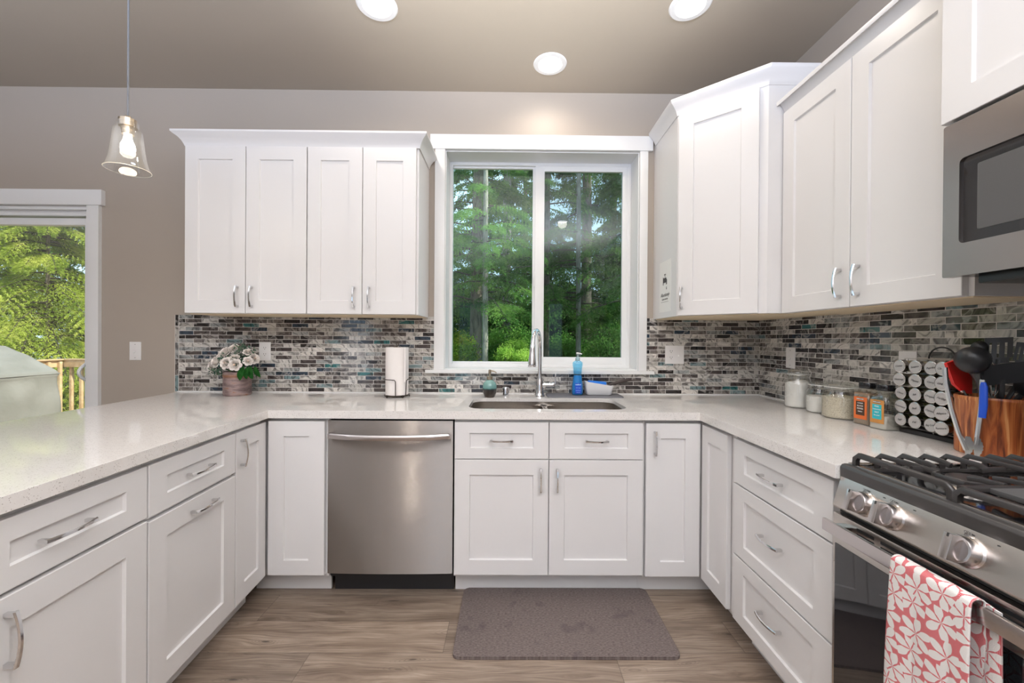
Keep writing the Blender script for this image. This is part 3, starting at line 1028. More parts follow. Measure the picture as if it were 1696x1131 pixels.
# ---- sink base
w = 0.918
base_cabinet((-0.262, -0.632, 0), 0, w, 'white sink base cabinet, two drawer fronts over two doors', [
    ('drawer', 0.003, 0.683, w / 2 - 0.002, DT, (w / 4, 0.773, False, 0.112)),
    ('drawer', w / 2 + 0.002, 0.683, w - 0.003, DT, (w * 3 / 4, 0.773, False, 0.112)),
    ('door', 0.003, DB + 0.004, w / 2 - 0.002, 0.679, (w / 2 - 0.04, 0.585, True, 0.112)),
    ('door', w / 2 + 0.002, DB + 0.004, w - 0.003, 0.679, (w / 2 + 0.04, 0.585, True, 0.112))], 0.60, top=0.655)

# ---- right corner cabinet
t = thing('corner_base_cabinet', 'white corner base cabinet at right, door with handle beside a plain narrow panel', 'cabinet', (0.93, -0.63, 0), 0, 'white corner base cabinets')
def RC(mb, name, mat='cabinet_white', par=None):
    mb.bm.transform(Matrix.Translation((-0.93, 0.63, 0)))
    return mb.build(name, mat, par or t)
RC(MB().box(0.657, -0.60, 0.105, 1.598, -0.012, UNDER - 0.001).box(0.9575, -0.898, 0.105, 1.598, -0.60, UNDER - 0.001), 'body')
RC(MB().box(0.657, -0.612, 0.105, 0.664, -0.6005, UNDER - 0.001), 'face_frame')
o = shaker(0.0, DB - 0.002, 0.263, DT - 0.002, 0, rw=0.072, rh=0.072).build('door', 'cabinet_white', t)
o.location = (0.668 - 0.93, -0.632 + 0.63, 0)
handle(o, 0.040, 0.765)
o = shaker(0.0, DB - 0.004, 0.222, DT - 0.004, 0, rw=0.055, rh=0.072).build('door', 'cabinet_white', t)
o.location = (0.935 - 0.93, -0.640 + 0.63, 0); o.rotation_euler = (0, 0, -PI / 2)
RC(MB().box(0.657, -0.545, 0.001, 1.035, -0.532, 0.1045).box(1.035, -0.898, 0.001, 1.05, -0.532, 0.1045), 'toe_kick')

# ---- right drawer base
w = 0.518
base_cabinet((0.937, -0.906, 0), -PI / 2, w + 0.022, 'white three-drawer base cabinet between the corner and the range', [
    ('drawer', 0.003, 0.678, w - 0.003, DT - 0.002, (w / 2 - 0.01, 0.768, False, 0.115)),
    ('drawer', 0.003, 0.386, w - 0.003, 0.672, (w / 2 - 0.01, 0.545, False, 0.115)),
    ('drawer', 0.003, DB - 0.004, w - 0.003, 0.380, (w / 2 - 0.01, 0.262, False, 0.115))], 0.65)

# ---- the worktop, one slab of quartz with the sink cut-out
def lp(u, out):                                       # a point on the peninsula: u along, out = metres outwards from its inner edge
    q_ = I1 + d2 * u + nl * out
    return (q_.x, q_.y)
far = Vector((-2.098, -0.009))
dirO = Vector((0.067, -0.926)).normalized()
endL = far + dirO * 2.12
SX0, SX1, SY0, SY1 = -0.205, 0.606, -0.565, -0.205
outline = [far, endL, lp(1.56, 0), (I1.x, I1.y), (0.922, -0.645), (0.917, -1.452), (XR - SP - .0005, -1.452), (XR - SP - .0005, -SP - 0.0005), (-2.098, -SP - 0.0005)]
mb = MB()
hole = rrect(SX0, SY0, SX1, SY1, 0.075, 8)
mb.slab([[tuple(p) for p in outline], hole], UNDER, 0.914)
wt = mb.build('worktop', 'quartz')
tag(wt, 'speckled pale quartz worktop wrapping round three sides', 'worktop')
bv = wt.modifiers.new('edge', 'BEVEL'); bv.width = 0.0025; bv.segments = 2; bv.limit_method = 'ANGLE'; bv.angle_limit = R(60)

# ---- sink
t = thing('sink', 'undermounted stainless steel double-bowl sink under the window', 'sink', (0.2175, -0.385, UNDER))
def bowl(x0, x1):
    mb = MB()
    cx, cy = 0.2175, -0.385
    lv = [(0.012, 0.0, 0.07), (-0.002, -0.0005, 0.07), (-0.002, -0.02, 0.07), (-0.010, -0.17, 0.06), (-0.030, -0.195, 0.05), (-0.09, -0.203, 0.03)]
    rings = []
    for g_, z, r_ in lv:
        pts_ = rrect(x0 - g_, SY0 - g_ - 0.004, x1 + g_, SY1 + g_ + 0.004, r_, 6)
        rings.append([mb.bm.verts.new((p[0] - cx, p[1] - cy, z - 0.0006)) for p in pts_])
    for a, b_ in zip(rings, rings[1:]):
        for k in range(len(a)):
            j_ = (k + 1) % len(a)
            mb.bm.faces.new((a[k], b_[k], b_[j_], a[j_]))
    mb.bm.faces.new(rings[-1])
    o = mb.build('bowl', 'sink_steel', t, 50)
    sd = o.modifiers.new('gauge', 'SOLIDIFY'); sd.thickness = 0.0012; sd.offset = 1
    dm = MB().lathe([(0, -0.2025), (0.028, -0.2025), (0.042, -0.200), (0.044, -0.2035)], ((x0 + x1) / 2 - cx, 0.0, 0), 24)
    dm.build('drain', 'chrome', o)
rim_ = rrect(SX0 + 0.0006, SY0 + 0.0006, SX1 - 0.0006, SY1 - 0.0006, 0.0744, 8)
mb = MB()
mb.extr([(0.0, -0.004), (0.0012, -0.004), (0.0012, 0.0195), (0.0, 0.0195)], [(p[0] - 0.2175, p[1] + 0.385) for p in rim_], True)
mb.build('rim', 'sink_steel', t, 50)
bowl(SX0 - 0.004, 0.195)
bowl(0.218, SX1 + 0.004)

# ================================================================== WALL CABINETS
def wall_cab(name, label, origin, rz, w, depth, z0, z1, doors, group, dz0=None, rw=0.073):
    t = thing(name, label, 'cabinet', origin, rz, group)
    MB().box(0.0008, 0.0205, z0, w - 0.0008, depth, z1).build('body', 'cabinet_white', t)
    MB().box(0.012, 0.03, z0 - 0.004, w - 0.012, depth - 0.001, z0 - 0.0003).build('underside', 'maple', t)
    for x0, x1, h in doors:
        o = shaker(x0, z0 + 0.001, x1, z1 - 0.008, 0, rw=rw, rh=rw).build('door', 'cabinet_white', t)
        if h:
            handle(o, *h)
    return t

UZ0, UZ1 = 1.396, 2.338
YU = -0.310
# left pair
wall_cab('wall_cabinet', 'white two-door wall cabinet above the flowers, wider one left of the window', (-1.818, YU, 0), 0, 0.682, 0.308, UZ0, UZ1,
         [(0.003, 0.339, (0.300, 1.490, True, 0.118)), (0.343, 0.679, (0.380, 1.490, True, 0.118))], 'wall cabinets left of the window')
wall_cab('wall_cabinet', 'white two-door wall cabinet above the paper towels, right beside the window', (-1.136, YU, 0), 0, 0.622, 0.308, UZ0, UZ1,
         [(0.003, 0.308, (0.268, 1.490, True, 0.118)), (0.312, 0.609, (0.352, 1.490, True, 0.118))], 'wall cabinets left of the window')
# cove crown: (out, z) with out measured to the left normal of the path
def crown_prof(z, h=0.072, p=0.050):
    return [(0.0, z), (0.004, z), (0.007, z + 0.010), (0.014, z + 0.026), (0.026, z + 0.042), (0.042, z + h - 0.018), (p, z + h - 0.010), (p, z + h), (0.0, z + h)]
mb = MB()
mb.extr(crown_prof(UZ1 - 0.008 + 0.002), [(-1.820, -0.001), (-1.820, YU + 0.012), (-0.512, YU + 0.012), (-0.512, -0.026)][::-1])
o = mb.build('crown_molding', 'cabinet_white'); tag(o, 'white cove crown along the two cabinets left of the window', 'molding', 'crown moldings')
# right of the window: the tall diagonal corner cabinet
A_, B_, C_, D_ = (0.922, -0.0), (0.920, -0.362), (1.243, -0.640), (XR - 0.001, -0.640)
HZ1 = 2.505
t = thing('corner_wall_cabinet', 'tall white diagonal corner wall cabinet right of the window', 'cabinet', (1.25, -0.3, UZ0))
foot = [A_[:1] + (-0.001,), (XR - 0.001, -0.001), D_, C_, B_]
def CC(mb, name, mat='cabinet_white', par=None, base=(1.25, -0.3, UZ0)):
    mb.bm.transform(Matrix.Translation((-base[0], -base[1], -base[2])))
    return mb.build(name, mat, par or t)
CC(MB().prism(foot, UZ0, HZ1), 'body')
CC(MB().prism([(0.935, -0.012), (1.59, -0.012), (1.59, -0.62), (1.25, -0.62), (0.935, -0.352)], UZ0 - 0.004, UZ0 - 0.0003), 'underside', 'maple')
bv_ = Vector((C_[0] - B_[0], C_[1] - B_[1], 0)); Lb = bv_.length
rzb = math.atan2(bv_.y, bv_.x)
nb = Vector((bv_.y, -bv_.x, 0)).normalized()
o = shaker(0.012, 0.001, Lb - 0.036, HZ1 - UZ0 - 0.012, -0.0205, rw=0.076, rh=0.076).build('door', 'cabinet_white', t)
o.location = (B_[0] - 1.25, B_[1] + 0.3, 0); o.rotation_euler = (0, 0, rzb)
handle(o, 0.036, 0.096, True, 0.118, -0.0205)
mb = MB()
mb.extr(crown_prof(HZ1 - 0.012, 0.078, 0.046), [A_[:1] + (-0.026,), B_, C_, (XR - 0.003, -0.640)][::-1])
o = mb.build('crown_molding', 'cabinet_white'); tag(o, 'white cove crown wrapping the tall diagonal corner cabinet', 'molding', 'crown moldings')
# right pair
wall_cab('wall_cabinet', 'white two-door wall cabinet over the jars on the right wall', (1.310, -0.6415, 0), -PI / 2, 0.790, 0.297, 1.394, 2.362,
         [(0.004, 0.387, (0.347, 1.492, True, 0.118)), (0.391, 0.774, (0.431, 1.492, True, 0.118))], 'wall cabinets on the right wall')
# cabinet above the microwave, deeper
wall_cab('wall_cabinet', 'deep white wall cabinet directly above the microwave', (1.200, -1.4535, 0), -PI / 2, 0.762, 0.407, 1.862, 2.362,
         [(0.003, 0.379, None), (0.383, 0.759, None)], 'wall cabinets on the right wall')
mb = MB()
mb.extr(crown_prof(2.356, 0.050, 0.044), [(1.322, -0.6425), (1.322, -1.452)][::-1])
o = mb.build('crown_molding', 'cabinet_white'); tag(o, 'white crown sloping past the two-door cabinet on the right wall', 'molding', 'crown moldings')
mb = MB()
mb.extr(crown_prof(2.356, 0.050, 0.044), [(XR - .003, -1.4532), (1.212, -1.4532), (1.212, -2.2155)][::-1])
o = mb.build('crown_molding', 'cabinet_white'); tag(o, 'white crown on top of the deep cabinet above the microwave', 'molding', 'crown moldings')

# little faucet notice on the side of the corner cabinet
t = thing('paper_notice', 'small white notice with a dripping tap drawing on the tall corner cabinet side', 'notice', (0.9205, -0.20, 1.43))
MB().box(-0.0012, -0.085, 0.0, -0.0002, 0.085, 0.30).build('sheet', 'label_white', t)
mb = MB()
x_ = -0.0018
mb.box(x_, -0.012, 0.217, x_ + .0005, 0.012, 0.223).box(x_, -0.0025, 0.200, x_ + .0005, 0.0025, 0.218)
mb.box(x_, -0.022, 0.172, x_ + .0005, 0.026, 0.200).box(x_, 0.022, 0.160, x_ + .0005, 0.030, 0.206).box(x_, -0.030, 0.160, x_ + .0005, -0.018, 0.190)
mb.build('tap_drawing', 'slot_dark', t)
MB().prism([(-0.029, 0.135), (-0.024, 0.150), (-0.019, 0.135), (-0.024, 0.129)], x_, x_ + .0005, 'x').build('drop_drawing', 'slot_dark', t)
MB().box(x_, -0.055, 0.0585, x_ + .0005, 0.055, 0.0600).build('rule_line', 'slot_dark', t)
text('lettering', 'Absolutely', 0.030, 'slot_dark', t, face_T((x_, 0, 0.100), '-x'), 0.4)
text('lettering', 'CLEAN WATER', 0.013, 'slot_dark', t, face_T((x_, 0, 0.074), '-x'))

# ================================================================== RANGE
t = thing('gas_range', 'stainless steel gas range with black grates, towel over its oven handle', 'range', (0.936, -1.4555, 0), -PI / 2)
RW = 0.758
MB().box(0.001, 0.020, 0.020, RW, 0.672, 0.893).build('body', 'range_dark_steel', t)
# cooktop pan: front apron, raised lip, black well
mb = MB()
mb.prism([(-0.007, 0.884), (-0.008, 0.910), (-0.004, 0.918), (0.004, 0.920), (0.020, 0.920), (0.020, 0.884)], 0.0, RW, 'x', 0.0015)
mb.build('front_apron', 'apron_grey', t)
mb = MB()
mb.box(0.0, 0.014, 0.916, RW, 0.026, 0.9225, 0.002).box(0.0, 0.026, 0.916, 0.012, 0.66, 0.9225, 0.002).box(RW - 0.012, 0.026, 0.916, RW, 0.66, 0.9225, 0.002)
mb.box(0.0, 0.650, 0.916, RW, 0.672, 0.935, 0.002)
mb.build('cooktop_rim', 'range_steel', t)
MB().box(0.001, 0.0205, 0.8935, RW - 0.001, 0.655, 0.905).build('cooktop', 'black_gloss', t)
# sloping control panel
mb = MB()
mb.prism([(-0.006, 0.884), (-0.028, 0.806), (-0.024, 0.800), (0.018, 0.800), (0.018, 0.884)], 0.0, RW, 'x', 0.002)
cp = mb.build('control_panel', 'range_steel', t)
pn = Vector((0, -0.078, 0.022)).normalized()           # panel normal (local, towards the room, slightly up)
slope = math.atan2(0.022, 0.078)
for kx, ly in ((0.091, 0), (0.165, 0), (0.323, 0), (0.590, 0), (0.664, 0)):
    c0 = Vector((kx, -0.0175, 0.842))
    T = Matrix.Translation(c0) @ Matrix.Rotation(PI / 2 - slope, 4, 'X')
    mb = MB().lathe([(0, 0.0), (0.0315, 0.0), (0.0315, 0.003), (0.0285, 0.006), (0.0275, 0.026), (0.0265, 0.028), (0.0225, 0.0285), (0.021, 0.0265), (0, 0.0265)], seg=36, T=T)
    kb = mb.build('knob', 'dw_handle', t)
    # bar across the knob, and the round inset beside it
    T2 = T
    MB().box(-0.0085, -0.0255, 0.022, 0.0085, 0.0255, 0.050, 0.002, T=T2).build('knob_grip', 'dw_handle', kb)
    MB().box(-0.0018, 0.0185, 0.0502, 0.0018, 0.0258, 0.0506, T=T2).build('pointer', 'label_ink', kb)
    d_ = c0 + pn * 0.002 + Vector((0, -0.0 + 0.0085, 0.031))
    Tt = Matrix.Translation(Vector((kx + 0.0, -0.0082, 0.877))) @ Matrix.Rotation(PI / 2 - slope, 4, 'X')
    MB().cyl((kx, -0.0085, 0.8755), (kx, -0.0105, 0.876), 0.0016, seg=8).build('dot_mark', 'label_ink', cp)
    MB().cyl((kx + 0.042, -0.0085, 0.8755), (kx + 0.042, -0.0105, 0.876), 0.0013, seg=8).build('dot_mark', 'label_ink', cp)
    bi = MB()
    for dx, dz in ((-0.012, 0.0), (-0.012, 0.006), (-0.006, 0.006)):
        bi.tube([(kx + dx + 0.0026 * math.cos(a_), -0.0094 - 0.001, 0.8705 + dz + 0.0026 * math.sin(a_)) for a_ in np.linspace(0, 2 * PI, 9)[:-1]], 0.0004, 4, True)
    bi.build('burner_symbol', 'slot_dark', cp)
    for q_, s_ in enumerate(('HI', '6', '4', '2', 'LO')):
        a_ = R(-20 - 28 * q_)
        TT = T @ Matrix.Rotation(a_, 4, 'Z') @ Matrix.Translation((0.0292, 0, 0.015)) @ Matrix.Rotation(PI / 2, 4, 'Y') @ Matrix.Rotation(PI / 2, 4, 'Z')
        text('dial_mark', s_, 0.0062, 'label_ink', kb, TT)
# oven door
mb = MB()
mb.box(0.002, -0.028, 0.650, RW - 0.002, 0.018, 0.787, 0.003)
mb.box(0.002, -0.028, 0.165, 0.030, 0.018, 0.6505, 0.002).box(RW - 0.030, -0.028, 0.165, RW - 0.002, 0.018, 0.6505, 0.002).box(0.002, -0.028, 0.160, RW - 0.002, 0.018, 0.200, 0.002)
od = mb.build('oven_door', 'range_steel', t)
MB().box(0.010, -0.0295, 0.172, RW - 0.010, -0.012, 0.704, 0.002).build('oven_glass', 'oven_glass', t)
for gx0, gx1 in ((0.078, 0.128), (0.145, 0.287), (0.307, 0.451), (0.471, 0.613), (0.630, 0.680)):
    for sz in (0.771, 0.757, 0.743):
        MB().box(gx0, -0.0284, sz - 0.0042, gx1, -0.0262, sz + 0.0042, 0.001).build('vent_slot', 'dark', od)
MB().box(0.004, -0.010, 0.788, RW - 0.004, 0.018, 0.7995).build('air_gap', 'dark', t)
mb = MB()
mb.box(0.010, -0.066, 0.741, RW - 0.010, -0.056, 0.7735, 0.003)
hd = mb.build('oven_handle', 'dw_handle', t)
for bx in (0.050, RW - 0.050):
    MB().box(bx - 0.014, -0.0565, 0.747, bx + 0.014, -0.026, 0.769, 0.002).build('handle_bracket', 'dw_handle', hd)
MB().box(0.002, -0.024, 0.030, RW - 0.002, 0.018, 0.154, 0.003).build('storage_drawer', 'range_steel', t)
for lx in (0.04, RW - 0.04):
    for ly in (0.06, 0.60):
        MB().cyl((lx, ly, 0.001), (lx, ly, 0.0205), 0.016, seg=12).build('foot', 'black_plastic', t)
# burners
for bx, by, br in ((0.145, 0.19, 0.042), (0.145, 0.47, 0.036), (0.615, 0.19, 0.042), (0.615, 0.47, 0.036)):
    o = MB().lathe([(0, 0.905), (0.058, 0.9055), (0.055, 0.909), (br + 0.004, 0.911), (br + 0.002, 0.921), (0, 0.921)], (bx, by, 0), 28).build('burner', 'range_steel', t)
    MB().lathe([(0, 0.9212), (br, 0.9212), (br, 0.927), (br - 0.004, 0.930), (0, 0.930)], (bx, by, 0), 28).build('burner_cap', 'cast_iron', o)


def bar(mb, pts, w=0.0075, h=0.012, tip=True):
    """cast-iron bar: rounded rectangular section along a polyline, drawn in the vertical sense"""
    P_ = [Vector(p) for p in pts]
    rings = []
    for i, p in enumerate(P_):
        tt = (P_[min(i + 1, len(P_) - 1)] - P_[max(i - 1, 0)]).normalized()
        s = tt.cross(Vector((0, 0, 1)))
        s = s.normalized() if s.length > 0.05 else Vector((1, 0, 0))
        u_ = s.cross(tt).normalized()
        k = []
        for a_, b_ in ((-1, -1), (1, -1), (1, 0.5), (0.55, 1), (-0.55, 1), (-1, 0.5)):
            k.append(mb.bm.verts.new(p + s * a_ * w / 2 + u_ * b_ * h / 2))
        rings.append(k)
    for a, b_ in zip(rings, rings[1:]):
        for k in range(6):
            mb.bm.faces.new((a[k], b_[k], b_[(k + 1) % 6], a[(k + 1) % 6]))
    mb.bm.faces.new(rings[0]); mb.bm.faces.new(rings[-1])


def grate(x0, x1, flip, label):
    gt = thing('burner_grate', label, 'grate', (0.92, -1.4555, 0.9055), -PI / 2, 'burner grates')
    zt = 0.9505 - 0.9055
    mb = MB()
    xs = (lambda u: x0 + u) if not flip else (lambda u: x1 - u)
    Wd = x1 - x0
    # front and rear rails with feet at their ends
    for yy in (0.034, 0.632):
        bar(mb, [(xs(0.000), yy, 0.008), (xs(0.002), yy, zt - 0.012), (xs(0.014), yy, zt), (xs(Wd - 0.012), yy, zt), (xs(Wd - 0.002), yy, zt - 0.010), (xs(Wd), yy, 0.0)], 0.012, 0.014)
    bar(mb, [(xs(0.008), 0.034, 0.004), (xs(0.008), 0.632, 0.004)], 0.008, 0.008)
    bar(mb, [(xs(Wd - 0.004), 0.034, zt - 0.016), (xs(Wd - 0.004), 0.632, zt - 0.016)], 0.008, 0.010)
    # eight fingers from the outer side; they stop short round the burners
    for k in range(1, 10):
        yy = 0.034 + k * 0.0598
        L_ = {1: 0.235, 2: 0.10, 3: 0.078, 4: 0.11, 5: 0.235, 6: 0.10, 7: 0.078, 8: 0.11, 9: 0.235}[k]
        p = [(xs(0.001), yy, 0.006), (xs(0.002), yy, zt - 0.012), (xs(0.014), yy, zt)]
        if k in (1, 5):
            p += [(xs(0.10), yy + 0.004, zt), (xs(0.150), yy + 0.010, zt - 0.001), (xs(0.165), yy - 0.018, zt - 0.001), (xs(0.180), yy - 0.022, zt), (xs(L_), yy - 0.022, zt)]
        else:
            p += [(xs(L_ - 0.02), yy, zt - 0.002), (xs(L_), yy, zt - 0.007)]
        bar(mb, p, 0.0085, 0.012)
        if k in (2, 3, 4, 6, 7, 8):
            bar(mb, [(xs(Wd - 0.004), yy, zt), (xs(Wd - 0.05), yy, zt - 0.003), (xs(Wd - 0.075), yy, zt - 0.008)], 0.008, 0.011)
    for yc in (0.19, 0.47):
        bar(mb, [(xs(0.118), yc - 0.150 + 0.03, zt - 0.001), (xs(0.118), yc - 0.052, zt - 0.006)], 0.008, 0.011)
        bar(mb, [(xs(0.118), yc + 0.140 - 0.03, zt - 0.001), (xs(0.118), yc + 0.052, zt - 0.006)], 0.008, 0.011)
    return mb.build('ironwork', 'cast_iron', gt, 50)


grate(0.018, 0.262, False, 'black cast-iron grate over the burners at the worktop side')
grate(0.496, 0.740, True, 'black cast-iron grate over the burners farther from the jars')
gt = thing('griddle_plate', 'flat dark griddle plate in the middle of the range top', 'griddle', (0.92, -1.4555, 0.9055), -PI / 2)
mb = MB()
bar(mb, [(0.268, 0.034, 0.0), (0.270, 0.034, 0.032), (0.282, 0.034, 0.0445), (0.476, 0.034, 0.0445), (0.488, 0.034, 0.032), (0.490, 0.034, 0.0)], 0.014, 0.014)
bar(mb, [(0.268, 0.640, 0.0), (0.270, 0.640, 0.032), (0.282, 0.640, 0.0445), (0.476, 0.640, 0.0445), (0.488, 0.640, 0.032), (0.490, 0.640, 0.0)], 0.014, 0.014)
bar(mb, [(0.272, 0.036, 0.0445), (0.272, 0.638, 0.0445)], 0.010, 0.012)
bar(mb, [(0.486, 0.036, 0.0445), (0.486, 0.638, 0.0445)], 0.010, 0.012)
mb.build('frame', 'cast_iron', gt, 50)
MB().box(0.276, 0.095, 0.036, 0.482, 0.610, 0.047, 0.003).build('plate', 'griddle_iron', gt)

# ---- towel hung over the oven handle: cloth strip front-up-over-back with soft folds
def cloth(x0, x1, zf, zb, folds, yb=-0.040, amp=0.006, phase=0.0, lean=0.0):
    """grid over (s across, path along); local range frame"""
    path = []
    nf = 34
    yfr = -0.0735
    for i in range(nf):
        k = i / (nf - 1)
        path.append((yfr - 0.004 * math.sin(k * PI), zf + (0.7735 - zf) * k, k))
    for i in range(1, 9):
        a_ = PI * i / 9
        path.append((-0.0615 - 0.0115 * math.cos(a_), 0.7735 + 0.007 * math.sin(a_), 1.0))
    nb_ = 20
    for i in range(nb_):
        k = i / (nb_ - 1)
        path.append((-0.050, 0.7735 + (zb - 0.7735) * k, 1.0 - k))
    nx = 40
    vs, uvs = [], []
    acc = 0
    prev = None
    for (y, z, k) in path:
        if prev:
            acc += math.hypot(y - prev[0], z - prev[1])
        prev = (y, z)
        for i in range(nx + 1):
            s = i / nx
            x = x0 + (x1 - x0) * s + lean * (1 - k) * (s - 0.5)
            am = amp * (1.15 - k) if k < 1 else 0.0
            dy = -abs(am * math.sin(s * PI * folds + phase)) if y < -0.058 else 0.0
            vs.append((x, y + dy, z))
            uvs.append((s * (x1 - x0) * 1.02, acc))
    fs = []
    for r_ in range(len(path) - 1):
        for i in range(nx):
            a_ = r_ * (nx + 1) + i
            fs.append((a_, a_ + 1, a_ + nx + 2, a_ + nx + 1))
    return vs, fs, uvs


vs, fs, uvs = cloth(0.222, 0.378, 0.34, 0.38, 2.4, amp=0.008, phase=0.5, lean=0.02)
me = bpy.data.meshes.new('dish_towel'); me.from_pydata(vs, [], fs); me.materials.append(MATS['flower_towel'])
uvl = me.uv_layers.new(name='UVMap')
for lo_ in me.loops:
    uvl.data[lo_.index].uv = uvs[lo_.vertex_index]
for p_ in me.polygons:
    p_.use_smooth = True
tw = bpy.data.objects.new('dish_towel', me); COL.objects.link(tw)
me.transform(Matrix.Translation((-0.29, 0.06, -0.78)))
tw.matrix_world = Matrix.Translation((0.936, -1.4555, 0)) @ Matrix.Rotation(-PI / 2, 4, 'Z') @ Matrix.Translation((0.29, -0.06, 0.78))
tag(tw, 'white dish towel with red flower pattern hung over the oven handle', 'towel')
sd = tw.modifiers.new('pile', 'SOLIDIFY'); sd.thickness = 0.0032; sd.offset = 1
# second fold of the same towel peeking out behind the bar, lower right
vs2 = []
fs2 = []
uv2 = []
for r_ in range(20):
    for i in range(9):
        s = i / 8
        vs2.append((0.36 + 0.045 * s - 0.0, -0.047 + 0.003 * math.sin(s * 5 + r_ * .2), 0.775 - 0.43 * r_ / 19))
        uv2.append((0.18 + 0.05 * s, 0.43 + 0.43 * r_ / 19))
for r_ in range(19):
    for i in range(8):
        a_ = r_ * 9 + i
        fs2.append((a_, a_ + 1, a_ + 10, a_ + 9))
me = bpy.data.meshes.new('back_fold'); me.from_pydata(vs2, [], fs2); me.materials.append(MATS['flower_towel'])
uvl = me.uv_layers.new(name='UVMap')
for lo_ in me.loops:
    uvl.data[lo_.index].uv = uv2[lo_.vertex_index]
me.transform(Matrix.Translation((-0.29, 0.06, -0.78)))
tb = bpy.data.objects.new('back_fold', me); COL.objects.link(tb); tb.parent = tw
sd = tb.modifiers.new('pile', 'SOLIDIFY'); sd.thickness = 0.0032

# ================================================================== MICROWAVE
t = thing('microwave', 'stainless steel over-the-range microwave with a dark window', 'microwave', (1.20, -1.4640, 1.437), -PI / 2)
MB().box(0.002, 0.026, 0.004, 0.744, 0.400, 0.420).build('body', 'range_dark_steel', t)
mb = MB()
mb.slab([rrect(0.0, 0.0, 0.748, 0.415, 0.004, 2), rrect(0.040, 0.086, 0.564, 0.312, 0.012, 4)], -0.025, 0.0)
mb.bm.transform(Matrix.Rotation(PI / 2, 4, 'X'))
dr = mb.build('door', 'microwave_steel', t)
mb = MB()
mb.prism(rrect(0.038, 0.084, 0.566, 0.314, 0.012, 4), 0.006, 0.0245, 'y')
mb.build('dark_window', 'oven_glass', t)
glo = MB(); glo.prism(rrect(0.078, 0.115, 0.52, 0.285, 0.004, 3), 0.0045, 0.0058, 'y'); glo.build('inner_screen', 'screen_grey' if 'screen_grey' in MATS else 'griddle_iron', t)
MB().box(0.06, 0.030, -0.022, 0.70, 0.20, 0.0035, 0.004).build('vent_grille', 'black_plastic', t)
MB().box(0.56, -0.045, 0.06, 0.585, -0.030, 0.36, 0.004).box(0.562, -0.031, 0.07, 0.583, 0.001, 0.09).box(0.562, -0.031, 0.33, 0.583, 0.001, 0.35).build('handle', 'dw_handle', t)

# ================================================================== LAMPS
def can(x, y, label, shown=True, e=10):
    t = thing('recessed_light', label, 'ceiling light', (x, y, ZC), 0, 'recessed ceiling lights')
    MB().lathe([(0.066, -0.0005), (0.068, -0.006), (0.090, -0.005), (0.0955, -0.0005)], seg=40).build('trim_ring', 'trim_white', t)
    MB().lathe([(0, -0.0035), (0.060, -0.0035), (0.067, -0.001)], seg=32).build('lens', 'can_glow', t)
    d = bpy.data.lights.new('lamp_light', 'SPOT'); d.energy = e; d.color = (1.0, 0.89, 0.76); d.spot_size = R(165); d.spot_blend = 0.6; d.shadow_soft_size = 0.06
    o = bpy.data.objects.new('lamp_light', d); COL.objects.link(o); o.parent = t; o.location = (0, 0, -0.03)
can(0.224, -0.266, 'recessed ceiling light right above the window, middle of the three', e=6)
can(-0.636, -0.655, 'recessed ceiling light cut by the top edge, left of the middle', e=10)
can(0.842, -0.680, 'recessed ceiling light cut by the top edge, toward the right wall', e=8)
can(-1.05, -2.45, 'recessed ceiling light above the camera to the left', e=16)
can(0.70, -2.45, 'added unseen recessed ceiling light above the camera to the right', e=12)  # lamp added out of view to raise the room light

t = thing('pendant_lamp', 'clear glass bell pendant lamp hanging over the peninsula', 'lamp', (-1.575, -0.90, 1.945))
MB().tube([(0, 0, 0.215), (0.0005, 0, 0.5), (0, 0, ZC - 1.945 - 0.02)], 0.0035, 8).build('cord', 'cord_gray', t)
MB().lathe([(0, 0.8925), (0.06, 0.8925), (0.062, 0.885), (0.02, 0.868), (0, 0.868)], seg=28).build('ceiling_canopy', 'socket_nickel', t)
MB().lathe([(0, 0.222), (0.010, 0.222), (0.012, 0.212), (0.030, 0.208), (0.030, 0.178), (0.022, 0.176), (0.020, 0.146), (0, 0.146)], seg=28).build('socket', 'socket_nickel', t)
mb = MB().lathe([(0.0745, 0.0), (0.0690, 0.014), (0.0610, 0.042), (0.0550, 0.080), (0.0505, 0.120), (0.0475, 0.150), (0.0450, 0.164), (0.0400, 0.171), (0.0345, 0.174), (0.0345, 0.196), (0.032, 0.197)], seg=48)
o = mb.build('glass_shade', 'shade_glass', t, 60)
MB().tube([(0.0745 * math.cos(a_), 0.0745 * math.sin(a_), 0.001) for a_ in np.linspace(0, 2 * PI, 49)[:-1]], 0.0012, 6, True).build('shade_rim', 'rim_glass', o)
MB().lathe([(0, 0.066), (0.014, 0.070), (0.024, 0.086), (0.023, 0.104), (0.015, 0.124), (0.012, 0.146)], seg=24).build('bulb', 'bulb_glow', t)
d = bpy.data.lights.new('bulb_light', 'POINT'); d.energy = 0.8; d.color = (1.0, 0.86, 0.66); d.shadow_soft_size = 0.03
o = bpy.data.objects.new('bulb_light', d); COL.objects.link(o); o.parent = t; o.location = (0, 0, -0.01)

